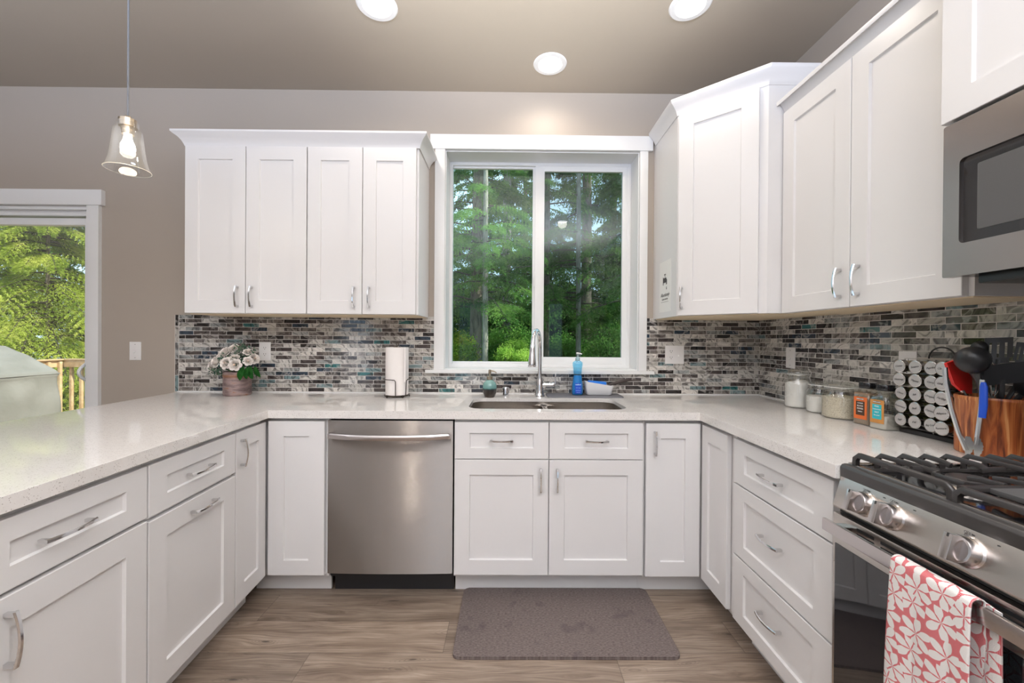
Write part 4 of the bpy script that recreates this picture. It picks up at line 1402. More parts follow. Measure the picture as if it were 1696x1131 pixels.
# ================================================================== SWITCHES AND OUTLETS
def plate(name, label, cat, loc, rz, w, h, kind, group):
    t = thing(name, label, cat, loc, rz, group)
    MB().box(-w / 2, -0.005, -h / 2, w / 2, -0.0002, h / 2, 0.002).build('cover_plate', 'plate_white', t)
    xs = {1: (0,), 2: (-0.023, 0.023)}[2 if w > 0.1 else 1]
    for n_, x in enumerate(xs):
        if kind == 'outlet' or (kind == 'combo' and n_ == 0):
            for z in (-0.020, 0.020):
                o = MB().prism(rrect(x - 0.0155, z - 0.013, x + 0.0155, z + 0.013, 0.006, 3), -0.0062, -0.0048, 'y').build('socket', 'plate_white', t)
                mb = MB()
                for dx in (-0.0062, 0.0062):
                    MB().box(x + dx - 0.0011, -0.0066, z + 0.000, x + dx + 0.0011, -0.0060, z + 0.008).build('slot', 'slot_dark', o)
                MB().cyl((x, -0.0060, z - 0.006), (x, -0.0066, z - 0.006), 0.0024, seg=10).build('earth_hole', 'slot_dark', o)
        else:
            o = MB().box(x - 0.005, -0.0056, -0.012, x + 0.005, -0.0048, 0.012).build('toggle_slot', 'plate_white', t)
            MB().prism([(-0.0045, 0.002), (-0.0155, -0.011), (-0.013, -0.014), (-0.0045, -0.006)], x - 0.0035, x + 0.0035, 'x', 0.0008).build('toggle', 'plate_white', t)
    for z in ((-0.042, 0.042) if h > 0.1 else ()):
        for x in xs:
            MB().cyl((x, -0.0048, z), (x, -0.0056, z), 0.0022, seg=10).build('screw', 'slot_dark' if kind == 'switch' else 'plate_white', t)
    return t
plate('light_switch', 'single white light switch on bare wall between patio door and flowers', 'switch', (-2.369, 0, 1.171), 0, 0.072, 0.117, 'switch', 'wall plates')
plate('wall_outlet', 'white double outlet on the mosaic just right of the flowers', 'outlet', (-1.546, -SP, 1.175), 0, 0.072, 0.117, 'outlet', 'wall plates')
plate('wall_outlet', 'wide white plate with outlet and switch, right of the window', 'outlet', (1.058, -SP, 1.171), 0, 0.120, 0.117, 'combo', 'wall plates')
plate('light_switch', 'narrow white switch plate on the right wall above the tallest jar', 'switch', (XR - SP, -0.302, 1.168), -PI / 2, 0.072, 0.117, 'switch', 'wall plates')
plate('wall_outlet', 'white outlet on the right wall half hidden behind the spice rack', 'outlet', (XR - SP, -0.972, 1.165), -PI / 2, 0.072, 0.117, 'outlet', 'wall plates')

# ================================================================== AROUND THE SINK
CT = 0.914
t = thing('kitchen_faucet', 'chrome pull-down gooseneck faucet behind the sink', 'faucet', (0.190, -0.105, CT))
MB().lathe([(0, 0.0), (0.031, 0.0), (0.031, 0.004), (0.027, 0.012), (0.0235, 0.05), (0.0225, 0.095), (0.0185, 0.105), (0.0185, 0.112), (0, 0.112)], seg=32).build('body', 'faucet_chrome', t)
pts = [(0, 0, 0.10), (0, 0, 0.20), (0, 0, 0.285)]
cx, cz, rr = -0.085, 0.290, 0.085
dirf = Vector((-0.32, -0.95, 0)).normalized()
for i in range(1, 15):
    a_ = PI * i / 14 * 0.93
    s = rr * (1 - math.cos(a_))
    pts.append((dirf.x * s, dirf.y * s, 0.290 + 0.115 * math.sin(a_) * 0.97))
nk = MB().tube(pts, 0.0128, 14); nk.build('neck', 'faucet_chrome', t, 60)
e_ = Vector(pts[-1])
q_ = e_ + Vector((dirf.x * 0.012, dirf.y * 0.012, -0.125))
ax = (q_ - e_).normalized()
T = Matrix.Translation(e_) @ ax.to_track_quat('Z', 'Y').to_matrix().to_4x4()
MB().lathe([(0, -0.004), (0.0135, -0.004), (0.0150, 0.0), (0.0155, 0.02), (0.0185, 0.06), (0.0235, 0.105), (0.0240, 0.118), (0.021, 0.124), (0, 0.124)], seg=28, T=T).build('spray_head', 'faucet_chrome', t)
MB().cyl((0.016, 0, 0.066), (0.078, -0.002, 0.070), 0.0155, 0.0145, 20).lathe([(0, -0.002), (0.017, 0), (0.018, 0.008), (0.014, 0.016), (0, 0.016)], seg=20, T=Matrix.Translation((0.076, -0.002, 0.070)) @ Matrix.Rotation(PI / 2, 4, 'Y')).build('valve', 'faucet_chrome', t)
MB().tube([(0.086, -0.002, 0.060), (0.094, -0.003, 0.076), (0.096, -0.003, 0.092), (0.094, -0.003, 0.110), (0.099, -0.002, 0.130), (0.097, -0.001, 0.146)], [0.008, 0.0085, 0.0065, 0.006, 0.0075, 0.004], 12, flat=0.7).build('lever', 'faucet_chrome', t, 60)
t = MB().lathe([(0, 0.0), (0.021, 0.0), (0.021, 0.048), (0.019, 0.054), (0.012, 0.056), (0, 0.056)], seg=28).build('air_gap_cap', 'faucet_chrome')
t.location = (-0.018, -0.105, CT); tag(t, 'short chrome cylinder cap between soap dispenser and faucet', 'sink fitting')

t = thing('soap_dispenser', 'round teal-over-brown glazed soap dispenser left of the faucet', 'soap dispenser', (-0.114, -0.155, CT))
MB().lathe([(0, 0), (0.028, 0), (0.033, 0.006), (0.0405, 0.028), (0.0425, 0.050), (0.0415, 0.070), (0.035, 0.088), (0.024, 0.097), (0.0215, 0.101), (0.0215, 0.104), (0, 0.104)], seg=36).build('bottle', 'two_tone_glaze', t)
pm = MB().lathe([(0, 0.1045), (0.0175, 0.1045), (0.0175, 0.124), (0.008, 0.127), (0.0055, 0.130), (0.0055, 0.140), (0.0085, 0.142), (0.0085, 0.163), (0.006, 0.165), (0, 0.165)], seg=24).build('pump', 'pump_brass', t)
MB().tube([(0.004, 0, 0.158), (0.022, -0.002, 0.156), (0.036, -0.004, 0.150), (0.040, -0.004, 0.144)], [0.005, 0.004, 0.0032, 0.003], 10).build('spout', 'pump_brass', pm)

# drying mat
t = MB().prism(rrect(-0.2285, -0.080, 0.2285, 0.072, 0.012, 5), 0.0002, 0.0055, 'z').build('sink_mat', 'mat_rubber')
t.location = (0.463, -0.092, CT); tag(t, 'grey rubber mat behind the right bowl, carrying the blue bottle', 'mat')
o = MB(); rr_ = rrect(-0.2265, -0.078, 0.2265, 0.070, 0.012, 5); o.tube([(p[0], p[1], 0.0068) for p in rr_], 0.0022, 6, True); o.build('raised_rim', 'mat_rubber', t)
MT = CT + 0.0058

t = thing('soap_bottle', 'waisted blue dish-soap bottle with a clear pump right of the faucet', 'bottle', (0.426, -0.085, MT))
outer = [(0, 0.0), (0.030, 0.0), (0.0345, 0.004), (0.036, 0.030), (0.034, 0.060), (0.028, 0.100), (0.0245, 0.130), (0.027, 0.160), (0.0315, 0.190), (0.030, 0.202), (0.019, 0.211), (0.0135, 0.214)]
MB().lathe(outer, seg=32, sy=0.72).build('clear_bottle', 'soap_clear', t, 60)
MB().lathe([(0, 0.0025), (0.0285, 0.0025), (0.0328, 0.006), (0.0342, 0.030), (0.0322, 0.060), (0.0264, 0.100), (0.0236, 0.122), (0, 0.122)], seg=32, sy=0.70).build('liquid', 'soap_liquid', t, 60)
pm = MB().lathe([(0, 0.212), (0.0145, 0.212), (0.0145, 0.228), (0.009, 0.234), (0.0065, 0.238), (0.0065, 0.255), (0, 0.255)], seg=20).build('pump', 'pump_clear', t)
MB().tube([(-0.008, 0, 0.257), (0.0, 0, 0.258), (0.020, 0, 0.256), (0.026, 0, 0.253)], [0.006, 0.006, 0.0035, 0.003], 8).build('nozzle', 'label_white', pm)
lb = MB().box(-0.019, -0.0268, 0.012, 0.019, -0.0262, 0.076).build('label', 'label_blue' if 'label_blue' in MATS else 'blue_grip', t)
text('lettering', 'method', 0.011, 'soap_label', lb, face_T((0, -0.0272, 0.067), '-y'), 0, 0.0003)
text('lettering', 'dish soap', 0.0075, 'soap_label', lb, face_T((0, -0.0272, 0.048), '-y'))
text('lettering', 'sea minerals', 0.0062, 'soap_label', lb, face_T((0, -0.0272, 0.032), '-y'))
text('lettering', '18 FL OZ', 0.0055, 'soap_label', lb, face_T((0, -0.0272, 0.019), '-y'))

t = thing('sponge_caddy', 'small white slant-rimmed tub holding a blue sponge', 'caddy', (0.560, -0.075, MT))
mb = MB()
def tub(z, g_, tilt=0.0):
    return [(p[0], p[1], z + tilt * (-p[0] + 0.0)) for p in rrect(-0.090 + g_, -0.036 + g_ * .6, 0.090 - g_ * 1.2, 0.036 - g_ * .6, 0.014, 4)]
lv = [tub(0.0005, 0.022), tub(0.006, 0.013), tub(0.045, 0.006), tub(0.072, 0.0, 0.16), tub(0.0725, 0.003, 0.16), tub(0.045, 0.009), tub(0.009, 0.016)]
rings = [[mb.bm.verts.new(p) for p in l_] for l_ in lv]
for a, b_ in zip(rings, rings[1:]):
    for k in range(len(a)):
        mb.bm.faces.new((a[k], b_[k], b_[(k + 1) % len(a)], a[(k + 1) % len(a)]))
mb.bm.faces.new(rings[0]); mb.bm.faces.new(rings[-1])
mb.build('tub', 'white_plastic', t, 50)
t = MB().box(-0.052, -0.022, -0.016, 0.058, 0.018, 0.016, 0.006, T=Matrix.Rotation(R(4), 4, 'Y')).build('sponge', 'sponge_blue')
t.location = (0.545, -0.075, MT + 0.070); tag(t, 'blue sponge lying in the small white tub', 'sponge')
t = thing('dish_brush', 'dish brush whose dark brown handle sticks out right of the white tub', 'brush', (0.60, -0.055, MT + 0.05))
MB().tube([(-0.01, 0, -0.004), (0.05, 0.0, 0.018), (0.10, 0.004, 0.029), (0.160, 0.010, 0.045), (0.172, 0.011, 0.049)], [0.006, 0.009, 0.0105, 0.010, 0.005], 10).build('handle', 'handle_brown', t, 60)
MB().lathe([(0, -0.014), (0.016, -0.012), (0.017, 0.0), (0.010, 0.005), (0, 0.006)], (-0.012, 0, -0.008), 16).build('head', 'white_plastic', t)

# paper towels on a bronze wire stand
t = thing('towel_stand', 'dark bronze wire stand holding the paper towel roll', 'stand', (-0.667, -0.165, CT))
RS = 0.073
base_ring = [(RS * math.cos(a_), RS * math.sin(a_), 0.012) for a_ in np.linspace(0, 2 * PI, 41)[:-1]]
MB().tube(base_ring, 0.0026, 8, True).build('base_ring', 'bronze_wire', t)
for a_ in (-0.85, -2.2, 0.35, 2.6):
    c_ = Vector((RS * math.cos(a_), RS * math.sin(a_), 0.0085))
    tdir = Vector((-math.sin(a_), math.cos(a_), 0))
    MB().tube([(c_ + tdir * 0.0062 * math.cos(b_) + Vector((0, 0, 0.0062 * math.sin(b_)))) for b_ in np.linspace(0, 2 * PI, 13)[:-1]], 0.0022, 6, True).build('foot', 'bronze_wire', t)
mb = MB().tube([(-RS, 0, 0.012), (RS, 0, 0.012)], 0.0024, 8)
mb.build('cross_wire', 'bronze_wire', t)
MB().tube([(0, 0, 0.012), (0, 0, 0.300), (-0.007, 0, 0.318), (0.0, 0, 0.327), (0.007, 0, 0.318), (0.0065, 0, 0.303)], 0.0026, 8).build('post', 'bronze_wire', t)
gpts = [(-0.0, -RS - .002, 0.012), (0.0, -RS - .003, 0.100), (-0.006, -RS - .003, 0.106)]
for a_ in np.linspace(-1.75, -3.6, 12):
    gpts.append(((RS + .009) * math.cos(a_), (RS + .009) * math.sin(a_), 0.108))
MB().tube(gpts[:0] + [(0.012, -RS, 0.012), (0.012, -RS - .004, 0.098), (0.006, -RS - .006, 0.106)] + gpts[3:], 0.0026, 8).build('guard_wire', 'bronze_wire', t)
gp = [(0.062, -0.040, 0.012), (0.066, -0.040, 0.10), (0.074, -0.038, 0.108)] + [((RS + .009) * math.cos(a_), (RS + .009) * math.sin(a_), 0.110) for a_ in np.linspace(-0.4, 0.9, 8)]
MB().tube(gp, 0.0026, 8).build('guard_wire', 'bronze_wire', t)
t = thing('paper_towel_roll', 'full white paper towel roll on the bronze stand', 'paper towels', (-0.667, -0.165, CT + 0.0155))
RP = 0.0665
spiral = []
n = 48
for i in range(n + 1):
    a_ = 2 * PI * i / n + 0.5
    spiral.append(((RP - 0.0009 * i / n) * math.cos(a_), (RP - 0.0009 * i / n) * math.sin(a_)))
mb = MB()
mb.lathe([(0.021, 0.0), (RP, 0.0), (RP + 0.0003, 0.14), (RP, 0.280), (0.021, 0.280), (0.021, 0.0)], seg=56).build('roll', 'paper', t)
MB().box(RP - 0.012, -0.052, 0.078, RP - 0.0025, 0.0, 0.279, 0.001).build('loose_sheet', 'paper', t)
MB().lathe([(0.0195, 0.001), (0.0208, 0.001), (0.0208, 0.281), (0.0195, 0.281), (0.0195, 0.001)], seg=28).build('cardboard_core', 'brown_powder', t)

# ================================================================== JARS ON THE RIGHT
def jar(x, y, r, h, fill, mat, label, rot, neck=0.80):
    t = thing('glass_jar', label, 'jar', (x, y, CT), rot, 'clip-top jars on the right counter')
    hn = h * 0.80
    MB().lathe([(0, 0.0), (r * 0.90, 0.0), (r * 0.985, 0.006), (r, 0.018), (r, hn * 0.74), (r * 0.96, hn * 0.83), (r * neck, hn * 0.93), (r * neck * 0.98, hn), (r * neck * 1.06, hn + 0.004), (r * neck * 1.06, hn + 0.009), (r * neck, hn + 0.011)], seg=40).build('jar_body', 'jar_glass', t, 60)
    rl = r * neck
    MB().lathe([(0, hn + 0.016), (rl * 0.7, hn + 0.016), (rl * 0.95, hn + 0.014), (rl * 1.06, hn + 0.0145), (rl * 1.06, hn + 0.021), (rl * 0.9, h - 0.006), (rl * 0.72, h), (0, h - 0.003)], seg=36).build('glass_lid', 'jar_glass', t, 60)
    MB().lathe([(rl * 0.90, hn + 0.0112), (rl * 1.09, hn + 0.0112), (rl * 1.09, hn + 0.0142), (rl * 0.90, hn + 0.0142), (rl * 0.90, hn + 0.0112)], seg=36).build('rubber_seal', 'label_white', t)
    MB().tube([(rl * 1.05 * math.cos(a_), rl * 1.05 * math.sin(a_), hn - 0.004) for a_ in np.linspace(0, 2 * PI, 33)[:-1]], 0.0013, 6, True).build('neck_wire', 'wire_silver', t)
    MB().tube([(rl * 1.07, -0.012, hn - 0.004), (rl * 1.22, -0.012, hn + 0.022), (rl * 1.0, -0.012, h + 0.001), (rl * 1.0, 0.012, h + 0.001), (rl * 1.22, 0.012, hn + 0.022), (rl * 1.07, 0.012, hn - 0.004), (rl * 1.25, 0.010, hn * 0.80), (rl * 1.25, -0.010, hn * 0.80)], 0.0013, 6, True).build('clip', 'wire_silver', t)
    mb = MB()
    zf = h * fill
    rim = r * 0.96
    mb.lathe([(0, 0.004), (r * 0.88, 0.004), (r * 0.955, 0.010), (rim, 0.02), (rim, zf), (rim * 0.6, zf + h * 0.03), (0, zf + h * 0.015)], seg=36)
    if mat == 'flour' and fill > .6:
        for v in mb.bm.verts:
            if v.co.z > zf - 0.001:
                v.co.z += 0.012 * math.sin(v.co.x * 60 + 1) * math.cos(v.co.y * 40)
    mb.build('contents', mat, t, 60)
jar(1.527, -0.462, 0.060, 0.202, 0.66, 'flour', 'tallest clip-top jar, nearly full of white flour', R(-45), 0.76)
jar(1.525, -0.610, 0.054, 0.152, 0.52, 'flour', 'middle clip-top jar, half full of white powder', R(-50))
jar(1.513, -0.752, 0.071, 0.160, 0.60, 'rice', 'squat wide clip-top jar full of rice', R(-40), 0.82)

def shaker_bottle(x, y, label, body_mat, cont, fill, l1, l2, txt, rz):
    t = thing('seasoning_bottle', label, 'seasoning bottle', (x, y, CT), rz, 'square seasoning bottles')
    s = 0.035
    mb = MB(); rings = []
    for z, g_, r_ in ((0.0, 0.003, 0.006), (0.003, 0.0, 0.008), (0.120, 0.0, 0.008), (0.132, 0.004, 0.012), (0.140, 0.008, 0.018), (0.142, 0.009, 0.0255), (0.152, 0.009, 0.0255)):
        rings.append([mb.bm.verts.new((p[0], p[1], z)) for p in rrect(-s + g_, -s + g_, s - g_, s - g_, r_, 4)])
    for a, b_ in zip(rings, rings[1:]):
        for k in range(len(a)):
            mb.bm.faces.new((a[k], b_[k], b_[(k + 1) % len(a)], a[(k + 1) % len(a)]))
    mb.bm.faces.new(rings[0]); mb.bm.faces.new(rings[-1])
    mb.build('bottle', body_mat, t, 50)
    mb = MB().prism(rrect(-s + 0.002, -s + 0.002, s - 0.002, s - 0.002, 0.006, 3), 0.003, 0.003 + fill, 'z')
    mb.build('contents', cont, t, 50)
    MB().lathe([(0, 0.1525), (0.029, 0.1525), (0.030, 0.154), (0.030, 0.172), (0.028, 0.1765), (0, 0.1765)], seg=28).build('cap', 'black_gloss', t)
    lb = MB().box(-0.028, -s - 0.0008, 0.024, 0.028, -s - 0.0002, 0.116).build('label', l1, t)
    MB().box(-0.0185, -s - 0.0014, 0.040, 0.0185, -s - 0.0009, 0.098).build('label_panel', l2, lb)
    MB().box(-0.014, -s - 0.0014, 0.1035, 0.014, -s - 0.0009, 0.111).build('brand_band', 'label_ink' , lb)
    text('lettering', 'KIRKLAND', 0.0062, 'label_white', lb, face_T((0, -s - 0.0018, 0.1072), '-y'), 0, 0.0002)
    for i, (w_, sz) in enumerate(txt):
        text('lettering', w_, sz, 'label_white', lb, face_T((0, -s - 0.0018, 0.090 - i * 0.0115), '-y'), 0, 0.0001)
shaker_bottle(1.507, -0.897, 'square seasoning bottle with an orange and dark brown label', 'tin_glass', 'brown_powder', 0.130, 'label_orange', 'label_brown',
              (('COARSE', 0.0065), ('BLACK', 0.0085), ('PEPPER', 0.0085), ('Malabar', 0.006)), -PI / 2 + R(6))
shaker_bottle(1.500, -0.982, 'square seasoning bottle with a teal panel, half full of pale salt', 'tin_glass', 'salt_pale', 0.052, 'label_amber', 'label_teal',
              (('PINK', 0.0085), ('HIMALAYAN', 0.0058), ('SALT', 0.008), ('fine grind', 0.006)), -PI / 2 + R(4))

# ---- spice rack with twenty lidded tins
t = thing('spice_rack', 'wire spice rack on a dark base, holding twenty round tins', 'rack', (1.545, -1.135, CT))
MB().box(-0.030, -0.118, 0.0005, 0.050, 0.110, 0.016, 0.002).build('base', 'foam_base', t)
def loopw(y0, y1, z0, z1, x):
    return [(x, p[0], p[1]) for p in rrect(y0, z0, y1, z1, 0.012, 4)]
for x in (-0.018, 0.040):
    MB().tube(loopw(-0.112, 0.108, 0.022, 0.284, x), 0.0018, 6, True).build('wire_frame', 'wire_silver', t)
    MB().tube([(x, -0.004, 0.016), (x, -0.004, 0.290)], 0.0018, 6).build('upright', 'wire_silver', t)
MB().tube([(0.01, 0.045 * math.cos(a_) - 0.004, 0.286 + 0.042 * math.sin(a_)) for a_ in np.linspace(0, PI, 15)], 0.0028, 8).build('carry_handle', 'black_plastic', t)
names = [('Cumin', 'Sesame', 'Paprika', 'Cloves'), ('Nutmeg', 'Thyme', 'Curry', 'Ginger'), ('Chives', 'Salt', 'Oregano', 'Parsley'),
         ('Rosemary', 'Basil', 'Cayenne', 'Allspice'), ('Sage', 'Dill', 'Bay Leaf', 'Turmeric')]
fills = [('spice_pale', 'spice_pale', 'spice_red', 'spice_brown'), ('spice_brown', 'spice_green', 'spice_yellow', 'spice_pale'), ('spice_green', 'spice_pale', 'spice_green', 'spice_dark'),
         ('spice_green', 'spice_green', 'spice_red', 'spice_dark'), ('spice_green', 'spice_green', 'spice_green', 'spice_yellow')]
cols = ((1.492, -1.050), (1.492, -1.104), (1.494, -1.158), (1.468, -1.218))
rowsn = ('top', 'second', 'middle', 'fourth', 'bottom')
for r_ in range(5):
    for c_ in range(4):
        X_, Y_ = cols[c_]
        Z_ = 1.169 - 0.0508 * r_
        if c_ == 3:
            Z_ += 0.0015
        if r_ < 2 and c_ == 0:
            X_ -= 0.006
        rl = 0.0238
        Lb_ = 0.093 if c_ < 3 else 0.112
        tt = thing('spice_tin', 'round spice tin, %s in the %s row of the wire rack' % (('leftmost', 'second from left', 'third from left', 'rightmost')[c_], rowsn[r_]), 'spice tin', (X_, Y_, Z_), R(random.uniform(-4, 4)), 'spice tins in the wire rack')
        Ty = Matrix.Rotation(PI / 2, 4, 'Y')
        MB().lathe([(0, 0.0), (rl - 0.002, 0.0), (rl, 0.0012), (rl, 0.018), (rl - 0.0012, 0.0185), (0, 0.0185)], seg=28, T=Ty).build('lid', 'tin_steel', tt)
        MB().lathe([(0, -0.0004), (rl - 0.0035, -0.0004), (rl - 0.0035, 0.0001), (0, 0.0001)], seg=28, T=Ty).build('lid_label', 'lid_silver', tt)
        MB().lathe([(0.019, 0.0187), (rl - 0.002, 0.021), (rl - 0.0018, Lb_ - 0.004), (rl - 0.004, Lb_), (0, Lb_)], seg=24, T=Ty).build('glass_body', 'tin_glass', tt, 60)
        MB().lathe([(0, 0.024), (rl - 0.004, 0.024), (rl - 0.004, Lb_ - 0.006), (0, Lb_ - 0.006)], seg=20, T=Ty).build('spice', fills[r_][c_], tt)
        text('lettering', names[r_][c_], 0.0098, 'label_ink', tt, face_T((-0.0008, 0, 0), '-x') @ Matrix.Rotation(R(random.uniform(-14, 14)), 4, 'Z'), 0.45)

# ---- utensil crock
CX, CY = 1.503, -1.338
t = thing('utensil_crock', 'striped acacia wood crock full of black utensils', 'utensil holder', (CX, CY, CT))
MB().lathe([(0, 0.0), (0.080, 0.0), (0.0835, 0.003), (0.0835, 0.166), (0.0855, 0.169), (0.0855, 0.177), (0.084, 0.180), (0.077, 0.180), (0.0755, 0.176), (0.0755, 0.012), (0, 0.012)], seg=56).build('barrel', 'acacia', t)

def utensil(name, label, cat, tip_in, top, up=None):
    return None
def shaft(mb, pts, w, h_):
    bar(mb, pts, w, h_)
    return mb
GU = 'utensils standing in the wooden crock'
# ladle, back of the bowl to the camera
t = thing('ladle', 'black ladle leaning out over the front left of the crock', 'ladle', (1.520, -1.315, 0.932), 0, GU)
c0 = Vector((1.395, -1.372, 1.206)) - Vector((1.520, -1.315, 0.932))
mb = MB()
axb = Vector((0.58, 0.55, 0.36)).normalized()
T = Matrix.Translation(c0) @ axb.to_track_quat('Z', 'Y').to_matrix().to_4x4()
pr = [(0, -0.040), (0.018, -0.037), (0.034, -0.028), (0.044, -0.012), (0.048, 0.006), (0.0465, 0.006), (0.042, -0.011), (0.032, -0.026), (0, -0.037)]
mb.lathe(pr, seg=32, T=T @ Matrix.Diagonal((0.82, 0.90, 0.85, 1)))
mb.build('bowl', 'black_plastic', t, 60)
mb = MB()
mb.tube([c0 + Vector((0.014, 0.004, -0.022)), c0 + Vector((0.038, 0.012, -0.070)), c0 + Vector((0.060, 0.020, -0.130)), (0.0, 0.0, 0.0)], [0.021, 0.0095, 0.0075, 0.006], 10, flat=0.6)
mb.build('handle', 'black_plastic', t, 60)
# red silicone spatula
t = thing('spatula', 'red silicone spatula on the left side of the crock', 'spatula', (1.530, -1.345, 0.932), 0, GU)
o0 = Vector((1.530, -1.345, 0.932))
a_ = [Vector(p) - o0 for p in ((1.372, -1.318, 1.194), (1.408, -1.308, 1.203), (1.480, -1.294, 1.150), (1.478, -1.296, 1.096), (1.448, -1.302, 1.098), (1.402, -1.313, 1.128))]
mb = MB()
nrm = (a_[1] - a_[0]).cross(a_[4] - a_[0]).normalized() * 0.004
v1 = [mb.bm.verts.new(p + nrm) for p in a_]; v2 = [mb.bm.verts.new(p - nrm) for p in a_]
mb.bm.faces.new(v1); mb.bm.faces.new(v2[::-1])
for i in range(6):
    mb.bm.faces.new((v1[i], v1[(i + 1) % 6], v2[(i + 1) % 6], v2[i]))
mb.build('blade', 'red_silicone', t)
MB().tube([Vector((1.440, -1.305, 1.108)) - o0, Vector((1.452, -1.310, 1.08)) - o0, (0, 0, 0)], [0.005, 0.005, 0.005], 8).build('handle', 'tongs_steel', t)

def plate_head(mb, c, u, v, wid, hei, th=0.003, slots=0, curve=0.0):
    """rounded plate centred at c with axes u (width) and v (length)"""
    n_ = u.cross(v).normalized()
    def P_(a, b_, s):
        return c + u * a + v * b_ + n_ * (s + curve * (a / wid * 2) ** 2)
    bars = []
    if slots:
        k = slots + 1
        sw = wid * 0.085
        bw = (wid - slots * sw) / k
        x = -wid / 2
        for i in range(k):
            bars.append((x, x + bw, -hei * 0.28, hei * 0.30)); x += bw + sw
        bars += [(-wid / 2, wid / 2, hei * 0.30, hei / 2), (-wid / 2 * 0.8, wid / 2 * 0.8, -hei / 2, -hei * 0.28)]
    else:
        bars = [(-wid / 2, wid / 2, -hei / 2, hei / 2)]
    for x0, x1, y0, y1 in bars:
        m_ = 6
        g1 = [[mb.bm.verts.new(P_(x0 + (x1 - x0) * i / m_, y, s)) for i in range(m_ + 1)] for y in (y0, y1) for s in (-th / 2, th / 2)]
        A, B, C2, D2 = g1
        for i in range(m_):
            mb.bm.faces.new((A[i], A[i + 1], C2[i + 1], C2[i])); mb.bm.faces.new((B[i], B[i + 1], D2[i + 1], D2[i]))
            mb.bm.faces.new((A[i], A[i + 1], B[i + 1], B[i])); mb.bm.faces.new((C2[i], C2[i + 1], D2[i + 1], D2[i]))
        for i in (0, m_):
            mb.bm.faces.new((A[i], B[i], D2[i], C2[i]))

def turner(label, c, u, v, wid, hei, slots, foot, name='turner', curve=0.004):
    c, foot = Vector(c), Vector(foot)
    t = thing(name, label, name, foot, 0, GU)
    u, v = Vector(u).normalized(), Vector(v).normalized()
    mb = MB(); plate_head(mb, c - foot, u, v, wid, hei, 0.0035, slots, curve)
    mb.build('head', 'black_plastic', t, 50)
    e = c - foot - v * hei * 0.48
    MB().tube([e + v * 0.01, e - v * 0.03 - Vector((0, 0, 0.004)), (e * 0.5), (0, 0, 0)], [0.007, 0.0075, 0.0065, 0.006], 8, flat=0.7).build('handle', 'black_plastic', t, 60)
turner('black slotted turner standing at the back of the crock', (1.538, -1.318, 1.236), (0.72, -0.69, 0.05), (0.08, 0.03, 1.0), 0.058, 0.080, 3, (1.500, -1.36, 0.932))
turner('wide black turner with a plain blade at the front of the crock', (1.452, -1.398, 1.168), (0.76, -0.62, 0.22), (-0.20, -0.16, 0.95), 0.086, 0.062, 0, (1.515, -1.330, 0.932))
turner('black pasta fork at the far right of the crock', (1.560, -1.372, 1.225), (0.72, -0.69, -0.1), (0.15, -0.05, 1.0), 0.050, 0.070, 4, (1.478, -1.325, 0.932), 'pasta fork'.replace(' ', '_'))
def spoon(label, c, foot, ax, rx, ry):
    c, foot = Vector(c), Vector(foot)
    t = thing('spoon', label, 'spoon', foot, 0, GU)
    T = Matrix.Translation(c - foot) @ Vector(ax).normalized().to_track_quat('Z', 'Y').to_matrix().to_4x4()
    MB().lathe([(0, -0.012), (0.5, -0.010), (0.85, -0.004), (1.0, 0.004), (0.95, 0.004), (0.8, -0.001), (0, -0.008)], seg=28, T=T @ Matrix.Diagonal((rx, ry, 1, 1))).build('bowl', 'black_plastic', t, 60)
    d_ = (c - foot).normalized()
    MB().tube([c - foot - d_ * ry * 0.9, (c - foot) * 0.55, (0, 0, 0)], [0.0075, 0.006, 0.006], 8).build('handle', 'black_plastic', t)
spoon('black spoon peeking over the back of the ladle', (1.500, -1.300, 1.236), (1.49, -1.372, 0.932), (0.6, 0.75, 0.3), 0.021, 0.030)
spoon('large black spoon low at the right edge of the frame', (1.535, -1.405, 1.140), (1.475, -1.300, 0.932), (0.65, 0.7, 0.3), 0.036, 0.046)
# whisk loops between the ladle and the turner
t = thing('whisk', 'steel wire whisk between the ladle and the wide turner', 'whisk', (1.50, -1.335, 0.932), 0, GU)
for k in range(5):
    a0_ = k * PI / 5
    pts = []
    for i in range(15):
        s = -1 + 2 * i / 14
        rr_ = 0.026 * math.sin(PI * (1 - abs(s)) ** 0.75) if abs(s) < 1 else 0.002
        zz_ = 0.155 + 0.115 * (1 - s * s)
        sg = 1 if s > 0 else -1
        pts.append((-0.028 * zz_ / 0.2 + sg * rr_ * math.cos(a0_), -0.018 + sg * rr_ * math.sin(a0_), zz_))
    MB().tube(pts, 0.0009, 5).build('wire_loop', 'tongs_steel', t)
MB().cyl((0, 0, 0), (-0.022, -0.018, 0.160), 0.006, 0.007, 10).build('handle', 'tongs_steel', t)
# tongs standing outside the crock, claws down
bx, by = 1.395, -1.372
t = thing('tongs', 'steel tongs with a blue grip hooked on the outside of the crock', 'tongs', (bx, by, CT))
def arm(pts, name):
    mb = MB(); rings = []
    P_ = [Vector(p) for p in pts]
    for i, p in enumerate(P_):
        tt = (P_[min(i + 1, len(P_) - 1)] - P_[max(i - 1, 0)]).normalized()
        s = Vector((0.72, -0.69, 0)); s = (s - tt * s.dot(tt)).normalized(); u_ = tt.cross(s)
        w_ = 0.0065
        rings.append([mb.bm.verts.new(p + s * a2 * w_ + u_ * b2 * 0.0035) for a2, b2 in ((-1, -0.6), (-0.4, 1), (0.4, 1), (1, -0.6), (0.5, 0.1), (-0.5, 0.1))])
    for a2, b2 in zip(rings, rings[1:]):
        for k in range(6):
            mb.bm.faces.new((a2[k], b2[k], b2[(k + 1) % 6], a2[(k + 1) % 6]))
    mb.bm.faces.new(rings[0]); mb.bm.faces.new(rings[-1])
    return mb.build(name, 'tongs_steel', t, 50)
